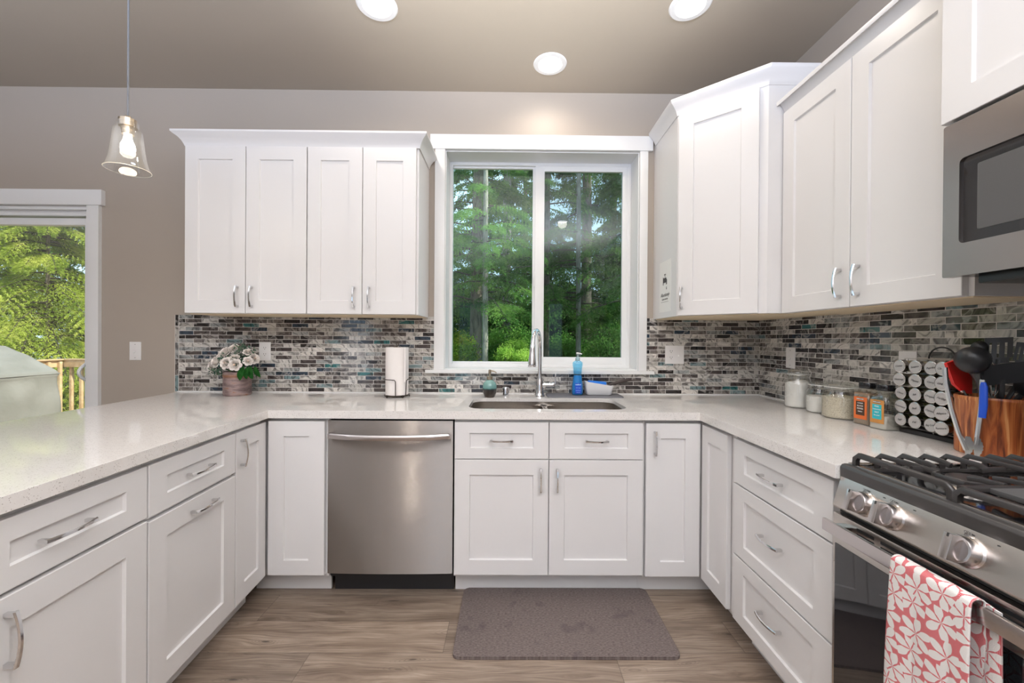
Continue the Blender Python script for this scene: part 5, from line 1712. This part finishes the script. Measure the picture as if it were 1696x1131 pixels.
arm([(-0.040, 0.040, 0.268), (-0.038, 0.038, 0.22), (-0.028, 0.030, 0.14), (-0.018, 0.018, 0.07), (-0.008, 0.006, 0.02)], 'arm')
arm([(0.018, -0.012, 0.235), (0.016, -0.012, 0.16), (0.010, -0.010, 0.09), (0.006, -0.008, 0.04)], 'arm')
MB().tube([(0.0175, -0.013, 0.228), (0.018, -0.014, 0.215), (0.0165, -0.015, 0.16), (0.014, -0.014, 0.122)], [0.006, 0.0095, 0.0105, 0.009], 10, flat=0.7).build('blue_grip', 'blue_grip', t, 60)
for sgn, off_ in ((1, (-0.006, 0.006)), (-1, (0.006, -0.008))):
    mb = MB()
    pts = []
    outl = []
    for i in range(13):
        z_ = 0.062 - 0.060 * i / 12
        w_ = 0.0045 + 0.0075 * math.sin(PI * min(1, i / 11)) + (0.0020 if i % 2 else 0)
        outl.append((w_, z_))
    prof_ = [(w_, z_) for w_, z_ in outl] + [(-0.003 - w_ * 0.25, z_) for w_, z_ in reversed(outl)]
    sv = Vector((0.72, -0.69, 0))
    nv = Vector((-0.69, -0.72, 0)) * 0.0012
    f1 = [mb.bm.verts.new(sv * p[0] + Vector((off_[0], off_[1], p[1])) + nv) for p in prof_]
    f2 = [mb.bm.verts.new(sv * p[0] + Vector((off_[0], off_[1], p[1])) - nv) for p in prof_]
    mb.bm.faces.new(f1); mb.bm.faces.new(f2[::-1])
    for i in range(len(f1)):
        mb.bm.faces.new((f1[i], f1[(i + 1) % len(f1)], f2[(i + 1) % len(f1)], f2[i]))
    mb.build('claw', 'tongs_steel', t)

# ================================================================== FLOWERS
PX, PY = -1.640, -0.128
t = thing('flower_pot', 'ribbed rusty-mauve tin pot holding the roses', 'pot', (PX, PY, CT))
prof_ = [(0, 0.0), (0.078, 0.0), (0.0805, 0.003)]
for i in range(9):
    z_ = 0.012 + i * 0.0105
    prof_ += [(0.0805, z_ - 0.003), (0.0825, z_), (0.0825, z_ + 0.002), (0.0805, z_ + 0.005)]
prof_ += [(0.081, 0.112), (0.0845, 0.117), (0.0845, 0.121), (0.082, 0.124), (0.083, 0.138), (0.085, 0.143), (0.0825, 0.145), (0.080, 0.140), (0.079, 0.12), (0.0, 0.118)]
prof_ = [(p_[0] * 0.90, p_[1]) for p_ in prof_]
MB().lathe(prof_, seg=48).build('pot', 'rusty_tin', t, 40)
MB().lathe([(0, 0.1185), (0.070, 0.1190), (0.070, 0.126), (0, 0.132)], seg=28).build('moss', 'soil', t)

rng = random.Random(11)
def rose(mb, hb, c, n_, s):
    """layered cupped petals round a heart, all petals one bloom mesh"""
    T = Matrix.Translation(c) @ Vector(n_).normalized().to_track_quat('Z', 'Y').to_matrix().to_4x4() @ Matrix.Rotation(rng.uniform(0, 6), 4, 'Z')
    for lay, (cnt, r0, r1, z0, z1) in enumerate(((3, 0.10, 0.22, 0.05, 0.55), (4, 0.2, 0.42, 0.0, 0.55), (5, 0.32, 0.68, -0.08, 0.46), (6, 0.42, 0.95, -0.18, 0.28), (6, 0.45, 1.12, -0.26, 0.05))):
        for k in range(cnt):
            a0_ = 2 * PI * k / cnt + lay * 0.7
            wa = PI / cnt * 1.35
            G = []
            for i in range(5):
                f = i / 4
                row = []
                for j_ in range(5):
                    q_ = -1 + 2 * j_ / 4
                    edge = 1 - 0.25 * q_ * q_ * f
                    rr_ = (r0 + (r1 - r0) * f ** 0.8) * (1 if lay < 3 else 1 + 0.05 * math.sin(9 * a0_))
                    zz_ = z0 + (z1 - z0) * math.sin(f * edge * PI / 2) - (0.10 * f * f if lay > 2 else 0)
                    aa = a0_ + q_ * wa * (0.55 + 0.45 * math.sin(f * PI * 0.6 + 0.5))
                    row.append(mb.bm.verts.new(T @ (Vector((rr_ * math.cos(aa) * edge, rr_ * math.sin(aa) * edge, zz_)) * s)))
                G.append(row)
            for i in range(4):
                for j_ in range(4):
                    mb.bm.faces.new((G[i][j_], G[i][j_ + 1], G[i + 1][j_ + 1], G[i + 1][j_]))
    hb.lathe([(0, 0.0), (s * 0.12, s * 0.1), (s * 0.16, s * 0.32), (s * 0.06, s * 0.42), (0, s * 0.40)], seg=10, T=T)

roses = [((-0.010, -0.088, 0.197), (-0.10, -1, 0.25), 0.031, 'left of the two roses at the front rim'), ((0.042, -0.086, 0.188), (0.25, -1, 0.1), 0.031, 'right of the two roses at the front rim'),
         ((0.020, -0.055, 0.225), (0.2, -0.6, 0.8), 0.026, 'rose rising behind the two front ones'), ((-0.085, -0.058, 0.205), (-0.55, -0.9, 0.35), 0.034, 'rose left of the front pair'),
         ((-0.135, -0.020, 0.175), (-0.6, -0.85, 0.1), 0.034, 'lowest rose at the far left'), ((-0.110, 0.010, 0.222), (-0.5, -0.75, 0.55), 0.034, 'upper rose on the left flank'),
         ((-0.066, -0.010, 0.258), (-0.35, -0.75, 0.65), 0.034, 'rose at the top left'), ((-0.030, 0.010, 0.282), (-0.15, -0.75, 0.7), 0.028, 'topmost rose in the bunch'),
         ((0.082, -0.030, 0.262), (0.4, -0.6, 0.8), 0.024, 'small rose at upper right'), ((0.112, -0.020, 0.222), (0.9, -0.4, 0.4), 0.030, 'rose at the far right'),
         ((0.095, -0.050, 0.208), (0.6, -0.9, 0.2), 0.024, 'small rose right above the dark leaves')]
for c, n_, s, wh in roses:
    t = thing('rose', 'cream %s' % wh, 'rose', (PX + c[0], PY + c[1], CT + c[2]), 0, 'cream roses in the tin pot')
    mb, hb = MB(), MB()
    rose(mb, hb, Vector((0, 0, 0)), n_, s * 1.12)
    mb.build('petals', 'rose_petal', t, 80, recalc=False)
    hb.build('heart', 'rose_heart', t, 60)
    dn = Vector((PX, PY, CT + 0.128)) - Vector(t.location)
    MB().tube([(0, 0, -s * 0.1), dn * 0.5 + Vector((0, 0, 0.01)), dn], 0.0018, 6).build('stem', 'deep_leaf', t)


def sprig(label, base, tip, n_, size, mat, name, group, jitter=0.03):
    t = thing(name, label, 'greenery', (PX, PY, CT + 0.125), 0, group)
    base, tip = Vector(base), Vector(tip)
    MB().tube([base, base.lerp(tip, 0.5) + Vector((0, 0, 0.015)), tip], 0.0012, 5).build('stem', mat, t)
    mb = MB()
    for i in range(n_):
        f = rng.uniform(0.25, 1.0)
        p = base.lerp(tip, f) + Vector((rng.uniform(-1, 1), rng.uniform(-1, 1), rng.uniform(-.8, 1))) * jitter
        d_ = (Vector((rng.uniform(-1, 1), rng.uniform(-1, 0.4), rng.uniform(-0.6, 1)))).normalized()
        s_ = d_.cross(Vector((rng.uniform(-1, 1), rng.uniform(-1, 1), rng.uniform(-1, 1)))).normalized()
        L_ = size * rng.uniform(0.7, 1.2)
        nn = d_.cross(s_) * L_ * 0.12
        o_ = [p, p + d_ * L_ * 0.35 + s_ * L_ * 0.30 + nn, p + d_ * L_ * 0.8 + s_ * L_ * 0.2 + nn, p + d_ * L_, p + d_ * L_ * 0.8 - s_ * L_ * 0.2 + nn, p + d_ * L_ * 0.35 - s_ * L_ * 0.30 + nn]
        vs_ = [mb.bm.verts.new(v) for v in o_]
        mb.bm.faces.new((vs_[0], vs_[1], vs_[2], vs_[3])); mb.bm.faces.new((vs_[0], vs_[3], vs_[4], vs_[5]))
    mb.build('leaves', mat, t, 80, recalc=False)
GS = 'greenery sprigs among the roses'
sprig('tall grey-green sprig at the top of the bunch', (0.01, 0.0, 0.02), (0.035, -0.01, 0.175), 120, 0.016, 'eucalyptus', 'eucalyptus_sprig', GS)
sprig('blue-green sprig leaning to the upper right of the bunch', (0.02, 0.0, 0.02), (0.085, -0.02, 0.145), 110, 0.018, 'eucalyptus', 'eucalyptus_sprig', GS)
sprig('sprig between the left roses and the front pair', (-0.02, -0.03, 0.01), (-0.045, -0.075, 0.105), 70, 0.016, 'eucalyptus', 'eucalyptus_sprig', GS, 0.022)
sprig('sprig drooping over the left of the pot rim', (-0.05, -0.03, 0.0), (-0.105, -0.070, 0.030), 80, 0.018, 'eucalyptus', 'eucalyptus_sprig', GS, 0.024)
sprig('sprig poking out behind the left roses', (-0.05, 0.03, 0.02), (-0.115, 0.055, 0.115), 40, 0.018, 'eucalyptus', 'eucalyptus_sprig', GS, 0.02)
sprig('filler greenery low between the blooms', (0.03, -0.02, 0.0), (0.05, -0.055, 0.09), 90, 0.017, 'eucalyptus', 'eucalyptus_sprig', GS, 0.035)
t = thing('leafy_stem', 'broad dark green leaves hanging over the right of the pot', 'greenery', (PX, PY, CT + 0.125), 0, GS)
MB().tube([(0.05, -0.02, 0.005), (0.09, -0.05, 0.045), (0.12, -0.05, 0.05)], 0.0016, 5).build('stem', 'deep_leaf', t)
for (x, y, z, dx, dy, L_) in ((0.088, -0.075, 0.050, -0.08, -0.3, 0.080), (0.108, -0.070, 0.050, 0.05, -0.2, 0.072), (0.118, -0.060, 0.052, 0.30, -0.2, 0.078), (0.132, -0.040, 0.050, 0.45, 0.1, 0.070)):
    mb = MB(); G = []
    d_ = Vector((dx, dy, -1)).normalized(); s_ = Vector((1, 0.25, 0)).cross(Vector((0, 0, 1))).cross(d_).normalized()
    s_ = d_.cross(Vector((0, 1, 0.1))).normalized()
    for i in range(8):
        f = i / 7
        w_ = L_ * 0.24 * math.sin(PI * min(1, f * 0.93 + 0.05)) ** 0.8
        c = Vector((x, y, z)) + d_ * L_ * f + Vector((0, -0.012 * math.sin(f * PI), 0))
        G.append([mb.bm.verts.new(c + s_ * w_ * q_ + Vector((0, 0.004 * abs(q_) * -1, 0))) for q_ in (-1, -0.5, 0, 0.5, 1)])
    for i in range(7):
        for k in range(4):
            mb.bm.faces.new((G[i][k], G[i][k + 1], G[i + 1][k + 1], G[i + 1][k]))
    mb.build('leaf', 'deep_leaf', t, 80)

# ================================================================== FLOOR MAT
t = MB().prism(rrect(-0.4535, -0.2200, 0.4535, 0.2200, 0.025, 5), 0.0005, 0.013, 'z', 0.004).build('kitchen_mat', 'woven_mat')
t.location = (0.238, -0.775, 0)
tag(t, 'grey-brown woven cushioned mat on the floor before the sink', 'mat')

# ================================================================== OUTDOORS
DK = -0.045
MB().box(-9.5, 0.21, DK - 0.06, -1.6, 3.66, DK).build('deck_floor', 'deck_boards')
struct(bpy.data.objects['deck_floor'], 'timber deck outside the patio door')
MB().box(-40, 0.25, -0.9, 40, 60, -0.7).build('ground_yard', 'forest_ground')
struct(bpy.data.objects['ground_yard'], 'forest floor beyond the house')

RCX, RCY = -6.76, 3.60
def railing(label, origin, rz, L, nbal):
    t = thing('deck_railing', label, 'railing', origin, rz, 'deck railings')
    MB().box(0, -0.019, 0.800 - DK, L, 0.019, 0.905 - DK, 0.004).build('top_rail', 'rail_wood', t)
    MB().box(0, -0.030, 0.906 - DK - 0.0005, L, 0.062, 0.925 - DK, 0.004).build('cap_board', 'rail_wood', t)
    MB().box(0, -0.019, 0.06, L, 0.019, 0.15, 0.004).build('bottom_rail', 'rail_wood', t)
    for i in range(nbal):
        x = 0.045 + i * 0.150
        MB().box(x, 0.0195, 0.045, x + 0.038, 0.0575, 0.885 - DK, 0.003).build('baluster', 'rail_wood', t)
railing('timber railing straight along the far edge of the deck', (RCX, RCY, DK), 0, 4.0, 26)
railing('sunlit timber railing running from the deck corner toward the house, behind the covered grill', (RCX - 0.04, RCY + 0.0, DK), -PI / 2, 2.4, 15)

# covered grill
t = thing('covered_grill', 'barbecue grill under a wrinkled grey cloth cover on the deck', 'grill', (-5.58, 1.55, DK))
mb = MB()
lv = [(0.690, 0.330, 0.0), (0.685, 0.325, 0.25), (0.680, 0.320, 0.55), (0.685, 0.322, 0.80), (0.690, 0.325, 0.895), (0.672, 0.318, 0.93), (0.56, 0.30, 1.01), (0.42, 0.27, 1.10), (0.27, 0.235, 1.185), (0.24, 0.21, 1.205)]
def lerp_lv(n_):
    out = []
    for i in range(n_):
        f = i / (n_ - 1) * (len(lv) - 1)
        k = min(int(f), len(lv) - 2); q_ = f - k
        out.append(tuple(lv[k][j_] * (1 - q_) + lv[k + 1][j_] * q_ for j_ in range(3)))
    return out
rings = []
for (hx, hy, z) in lerp_lv(46):
    base = rrect(-hx, -hy, hx, hy, 0.05, 3)
    pts_ = []
    for i in range(len(base)):
        a2, b2 = base[i], base[(i + 1) % len(base)]
        d_ = math.hypot(b2[0] - a2[0], b2[1] - a2[1])
        m_ = 14 if d_ > 0.15 else 1
        for k in range(m_):
            pts_.append((a2[0] + (b2[0] - a2[0]) * k / m_, a2[1] + (b2[1] - a2[1]) * k / m_))
    ring_ = []
    for (x, y) in pts_:
        am = 0.016 if z < 0.88 else 0.006
        w_ = math.sin(x * 9 + z * 7 + 2 * math.sin(z * 5 + x * 2)) + 0.6 * math.sin(x * 17 - z * 13 + y * 11)
        g_ = 1 + am * w_ * 0.8 / max(0.3, math.hypot(x, y))
        sag = 0.0 if z < 0.85 or z > 0.93 else 0.010
        ring_.append(mb.bm.verts.new((x * g_, y * (1 + am * w_ * 1.6) - 0.0, z + 0.004 * w_)))
    rings.append(ring_)
for a2, b2 in zip(rings, rings[1:]):
    n_ = len(a2)
    for k in range(n_):
        mb.bm.faces.new((a2[k], a2[(k + 1) % n_], b2[(k + 1) % n_], b2[k]))
mb.bm.faces.new(rings[-1])
mb.build('cover', 'cover_cloth', t, 60)
mb = MB()
hem = []
for p in rrect(-0.688, -0.326, 0.688, 0.326, 0.05, 3):
    hem.append((p[0], p[1], 0.905))
mb.tube(hem, 0.006, 6, True)
mb.build('seam', 'cover_cloth', t)


def foliage_mesh(name, mat, pos_, dirs, nrm, L_, W_):
    n_ = len(pos_)
    side = np.cross(dirs, nrm)
    side /= np.linalg.norm(side, axis=1)[:, None] + 1e-9
    L_ = L_[:, None]; W_ = W_[:, None]
    V = np.empty((n_, 4, 3))
    V[:, 0] = pos_
    V[:, 1] = pos_ + dirs * L_ * 0.45 + side * W_
    V[:, 2] = pos_ + dirs * L_
    V[:, 3] = pos_ + dirs * L_ * 0.45 - side * W_
    me = bpy.data.meshes.new(name)
    me.vertices.add(n_ * 4); me.loops.add(n_ * 4); me.polygons.add(n_)
    me.vertices.foreach_set('co', V.reshape(-1).astype(np.float32))
    me.loops.foreach_set('vertex_index', np.arange(n_ * 4, dtype=np.int32))
    me.polygons.foreach_set('loop_start', np.arange(0, n_ * 4, 4, dtype=np.int32))
    me.update(calc_edges=True)
    me.materials.append(MATS[mat])
    return me


def tree(label, x, y, h, r0, crown, z0, z1, nb, nl_, mat, bark, leaf=(0.10, 0.020), seed=1, droop=0.25, lean=(0, 0), group='trees outside', base=-0.75, wid=0.30, up=0.25, name='fir_tree'):
    """conifer: trunk and flat drooping boughs between heights z0 and z1"""
    rg_ = np.random.default_rng(seed)
    t = thing(name, label, 'tree', (x, y, base), 0, group)
    H = h - base
    tp = [(lean[0] * f, lean[1] * f, H * f) for f in np.linspace(0, 1, 7)]
    MB().tube(tp, [r0 * 1.15, r0, r0 * .92, r0 * 0.8, r0 * .62, r0 * .4, r0 * .12], 14).build('trunk', bark, t, 80)
    zb = rg_.uniform(z0, z1, nb) - base
    az = rg_.uniform(0, 2 * PI, nb)
    taper = np.clip((H - zb) / (H - (z0 - base) + 1e-6), 0.12, 1)
    BL = crown * taper * rg_.uniform(0.7, 1.1, nb)
    bd = np.stack([np.cos(az), np.sin(az), np.full(nb, 0.0)], 1)
    sd_ = np.stack([-np.sin(az), np.cos(az), np.zeros(nb)], 1)
    ori = np.stack([lean[0] * zb / H, lean[1] * zb / H, zb], 1)
    mb = MB()
    for i in range(nb):
        p0 = Vector(ori[i]); L1 = BL[i]
        pts_ = []
        for f in (0, 0.35, 0.7, 1.0):
            pts_.append(p0 + Vector(bd[i]) * L1 * f + Vector((0, 0, up * L1 * f - droop * 2 * L1 * f * f)))
        mb.tube(pts_, [0.012 * L1 + 0.004, 0.008 * L1 + .003, 0.004 * L1 + .002, 0.002], 4)
    mb.build('boughs', 'bough_dark', t, 80)
    bi = rg_.integers(0, nb, nl_)
    f = np.sqrt(rg_.uniform(0.02, 1.0, nl_))
    # leaves gather in sprays along side twigs
    tw_ = np.round(f * 13 + rg_.normal(0, 0.18, nl_)) / 13
    q_ = rg_.uniform(-1, 1, nl_)
    half = wid * (1.05 - 0.75 * f) * np.minimum(1, f * 3 + 0.25)
    Lb_ = BL[bi]
    s_ = q_ * half * Lb_
    along = np.clip(tw_, 0.05, 1.03) * Lb_ + np.abs(s_) * 0.55
    ff = along / Lb_
    z_ = up * along - droop * 2 * Lb_ * ff ** 2 - np.abs(s_) * 0.35 + rg_.normal(0, 0.018, nl_) - rg_.exponential(0.032, nl_) * (mat != 'cedar_leaf')
    P_ = ori[bi] + bd[bi] * along[:, None] + sd_[bi] * s_[:, None] + np.stack([np.zeros(nl_), np.zeros(nl_), z_], 1)
    dr_ = bd[bi] * rg_.uniform(0.3, 1.0, nl_)[:, None] + sd_[bi] * (np.sign(q_) * rg_.uniform(0.1, 1.0, nl_))[:, None] + np.stack([rg_.normal(0, .25, nl_), rg_.normal(0, .25, nl_), rg_.normal(-0.40, .25, nl_)], 1)
    dr_ /= np.linalg.norm(dr_, axis=1)[:, None]
    nn_ = rg_.normal(0, 0.45, (nl_, 3)); nn_[:, 2] += 1.0
    nn_ = nn_ - dr_ * np.sum(nn_ * dr_, 1)[:, None]
    nn_ /= np.linalg.norm(nn_, axis=1)[:, None]
    LL = leaf[0] * rg_.uniform(0.6, 1.3, nl_); WW = leaf[1] * rg_.uniform(0.7, 1.3, nl_)
    me = foliage_mesh('foliage', mat, P_, dr_, nn_, LL, WW)
    o = bpy.data.objects.new('foliage', me); COL.objects.link(o); o.parent = t
    return t


def bush(label, x, y, r, zc, n_, mat, leaf, seed, name='bush', sz=0.8, group='undergrowth outside the window'):
    rg_ = np.random.default_rng(seed)
    t = thing(name, label, 'bush', (x, y, -0.70), 0, group)
    k = 26
    cc = rg_.normal(0, 1, (k, 3)); cc /= np.linalg.norm(cc, axis=1)[:, None]
    cc *= (r * rg_.uniform(0.35, 1.0, k))[:, None]; cc[:, 2] = cc[:, 2] * sz + zc + 0.70
    ci = rg_.integers(0, k, n_)
    P_ = cc[ci] + rg_.normal(0, r * 0.15, (n_, 3))
    dr_ = rg_.normal(0, 1, (n_, 3)); dr_ /= np.linalg.norm(dr_, axis=1)[:, None]
    nn_ = rg_.normal(0, .6, (n_, 3)); nn_[:, 2] += 0.8
    nn_ -= dr_ * np.sum(nn_ * dr_, 1)[:, None]; nn_ /= np.linalg.norm(nn_, axis=1)[:, None] + 1e-9
    me = foliage_mesh('foliage', mat, P_, dr_, nn_, leaf[0] * rg_.uniform(.6, 1.3, n_), leaf[1] * rg_.uniform(.7, 1.3, n_))
    o = bpy.data.objects.new('foliage', me); COL.objects.link(o); o.parent = t
    mb = MB()
    for i in range(k):
        mb.tube([(0, 0, 0), Vector(cc[i]) * 0.6 + Vector((0, 0, -0.05)), Vector(cc[i])], [0.012, 0.008, 0.003], 4)
    mb.build('stems', 'bark_brown', t, 80)
    return t


for i_, (x_, y_, lb_) in enumerate(((-3.2, 13.5, 'dense dark thicket far behind the left pane'), (0.3, 14.0, 'dense dark thicket far behind the window mullion'), (3.6, 13.5, 'dense dark thicket far behind the right pane'),
                                    (-1.5, 18.5, 'farther thicket behind the thick trunk'), (2.2, 19.0, 'farther thicket behind the slim pale trunk'), (6.2, 18.5, 'farther thicket at the right window edge'))):
    bush(lb_, x_, y_, 2.3 if i_ < 3 else 3.0, 1.3 if i_ < 3 else 2.0, 26000, ('fir_leaf_dark', 'fir_leaf')[i_ % 2], (0.15, 0.035), 70 + i_, group='thickets far behind')
# cedars seen through the patio door
CE = 'cedars beyond the deck'
tree('bright green cedar nearest the deck corner, filling the patio door', -8.95, 5.3, 6.5, 0.035, 1.95, -0.3, 6.2, 240, 300000, 'cedar_leaf', 'bark_brown', (0.055, 0.0065), 3, 0.34, group=CE, wid=0.34, name='cedar_tree')
tree('bright cedar at the left edge of the patio door view', -11.3, 6.2, 7.5, 0.13, 2.1, -0.5, 7.0, 170, 180000, 'cedar_leaf', 'bark_brown', (0.065, 0.008), 4, 0.32, group=CE, wid=0.34, name='cedar_tree')
tree('cedar to the right in the patio door view, mostly behind the wall', -7.2, 7.0, 7.0, 0.12, 2.0, -0.5, 6.4, 130, 90000, 'cedar_leaf', 'bark_brown', (0.085, 0.015), 5, 0.30, group=CE, wid=0.34, name='cedar_tree')
tree('darker fir standing behind the cedars at the patio door', -10.6, 9.0, 11.0, 0.2, 2.6, -0.5, 9.5, 120, 70000, 'fir_leaf_mid', 'bark_brown', (0.14, 0.022), 6, 0.25, group=CE)
tree('dark fir farther left behind the cedars', -14.5, 9.5, 11.0, 0.2, 2.8, -0.5, 9.5, 120, 60000, 'fir_leaf', 'bark_brown', (0.14, 0.022), 7, 0.25, group=CE)
# trees through the kitchen window
WT = 'tall firs behind the kitchen window'
tree('thick brown-trunked fir in the left window pane', -0.86, 7.6, 14, 0.150, 2.3, 1.9, 12, 85, 110000, 'fir_leaf', 'bark_brown', (0.07, 0.009), 11, 0.22, group=WT, lean=(0.15, 0))
tree('slim grey-trunked fir beside the thick trunk, left pane', -0.52, 6.4, 12, 0.062, 1.5, 1.9, 10, 70, 80000, 'fir_leaf_mid', 'bark_grey', (0.055, 0.008), 12, 0.24, group=WT, lean=(-0.05, 0))
tree('grey-trunked fir at the left of the right pane', 0.93, 7.8, 14, 0.100, 2.2, 2.2, 12, 80, 100000, 'fir_leaf', 'bark_brown', (0.07, 0.009), 13, 0.22, group=WT, lean=(0.05, 0))
tree('slim pale-trunked fir in the middle of the right pane', 1.66, 7.0, 13, 0.060, 1.8, 1.7, 11, 80, 100000, 'fir_leaf', 'bark_grey', (0.065, 0.009), 14, 0.24, group=WT, lean=(-0.06, 0))
tree('leafy fir just beyond the right side of the window', 3.0, 6.6, 12, 0.11, 2.0, 0.0, 10.5, 95, 110000, 'fir_leaf', 'bark_brown', (0.065, 0.009), 15, 0.26, group=WT)
tree('young bright fir whose boughs reach in from the left of the window', -2.30, 4.6, 5.2, 0.06, 1.15, -0.2, 4.4, 60, 60000, 'fir_leaf_bright', 'bark_brown', (0.045, 0.007), 16, 0.20, group=WT)
bg = [(-2.9, 11.5, 2.7), (-0.1, 12.0, 2.6), (2.6, 11.0, 2.6), (4.6, 12.5, 2.8), (-1.6, 16.0, 3.2), (1.7, 16.5, 3.2), (5.2, 17.5, 3.2), (-5.2, 15.0, 3.2), (0.9, 21.0, 4.0)]
lbl = ['fir in the middle distance at the left window edge', 'fir in the middle distance behind the window mullion', 'fir in the middle distance, right pane', 'fir in the middle distance near the right window edge',
       'distant fir behind the thick trunk', 'distant fir behind the slim pale trunk', 'distant fir at the far right of the window', 'distant fir left of the window view', 'farthest fir, centre of the window']
for i, (x, y, cr) in enumerate(bg):
    tree(lbl[i], x, y, 11 + (i % 3) * 2.0 + y * 0.15, 0.16 + 0.01 * (i % 4), cr, -0.4, 10.5 + y * 0.1, 70, 55000 if y < 15 else 36000, ('fir_leaf_dark', 'fir_leaf')[i % 2], ('bark_brown', 'bark_grey')[i % 2], (0.11 if y < 15 else 0.17, 0.016 if y < 15 else 0.026), 30 + i, 0.22, group='background firs')
bush('small light green sapling low in the left pane by the mullion', 0.16, 6.0, 0.42, 0.95, 9000, 'fir_leaf_bright', (0.05, 0.008), 51, name='sapling')
bush('yellow-green bush low at the left of the window', -1.25, 7.2, 0.75, 0.75, 9000, 'bush_leaf', (0.07, 0.016), 52)
bush('green undergrowth low behind the trunks, left pane', -0.3, 9.2, 1.2, 0.6, 11000, 'fir_leaf_mid', (0.10, 0.022), 53)
bush('green undergrowth low in the right pane', 1.7, 8.6, 1.1, 0.6, 11000, 'fir_leaf_mid', (0.10, 0.022), 54)
bush('dark undergrowth at the right edge of the window', 3.2, 9.5, 1.3, 0.7, 11000, 'fir_leaf', (0.10, 0.022), 55)
bush('bright undergrowth below the cedars by the deck', -8.4, 6.4, 1.2, 0.1, 14000, 'cedar_leaf', (0.08, 0.016), 56, group=CE)
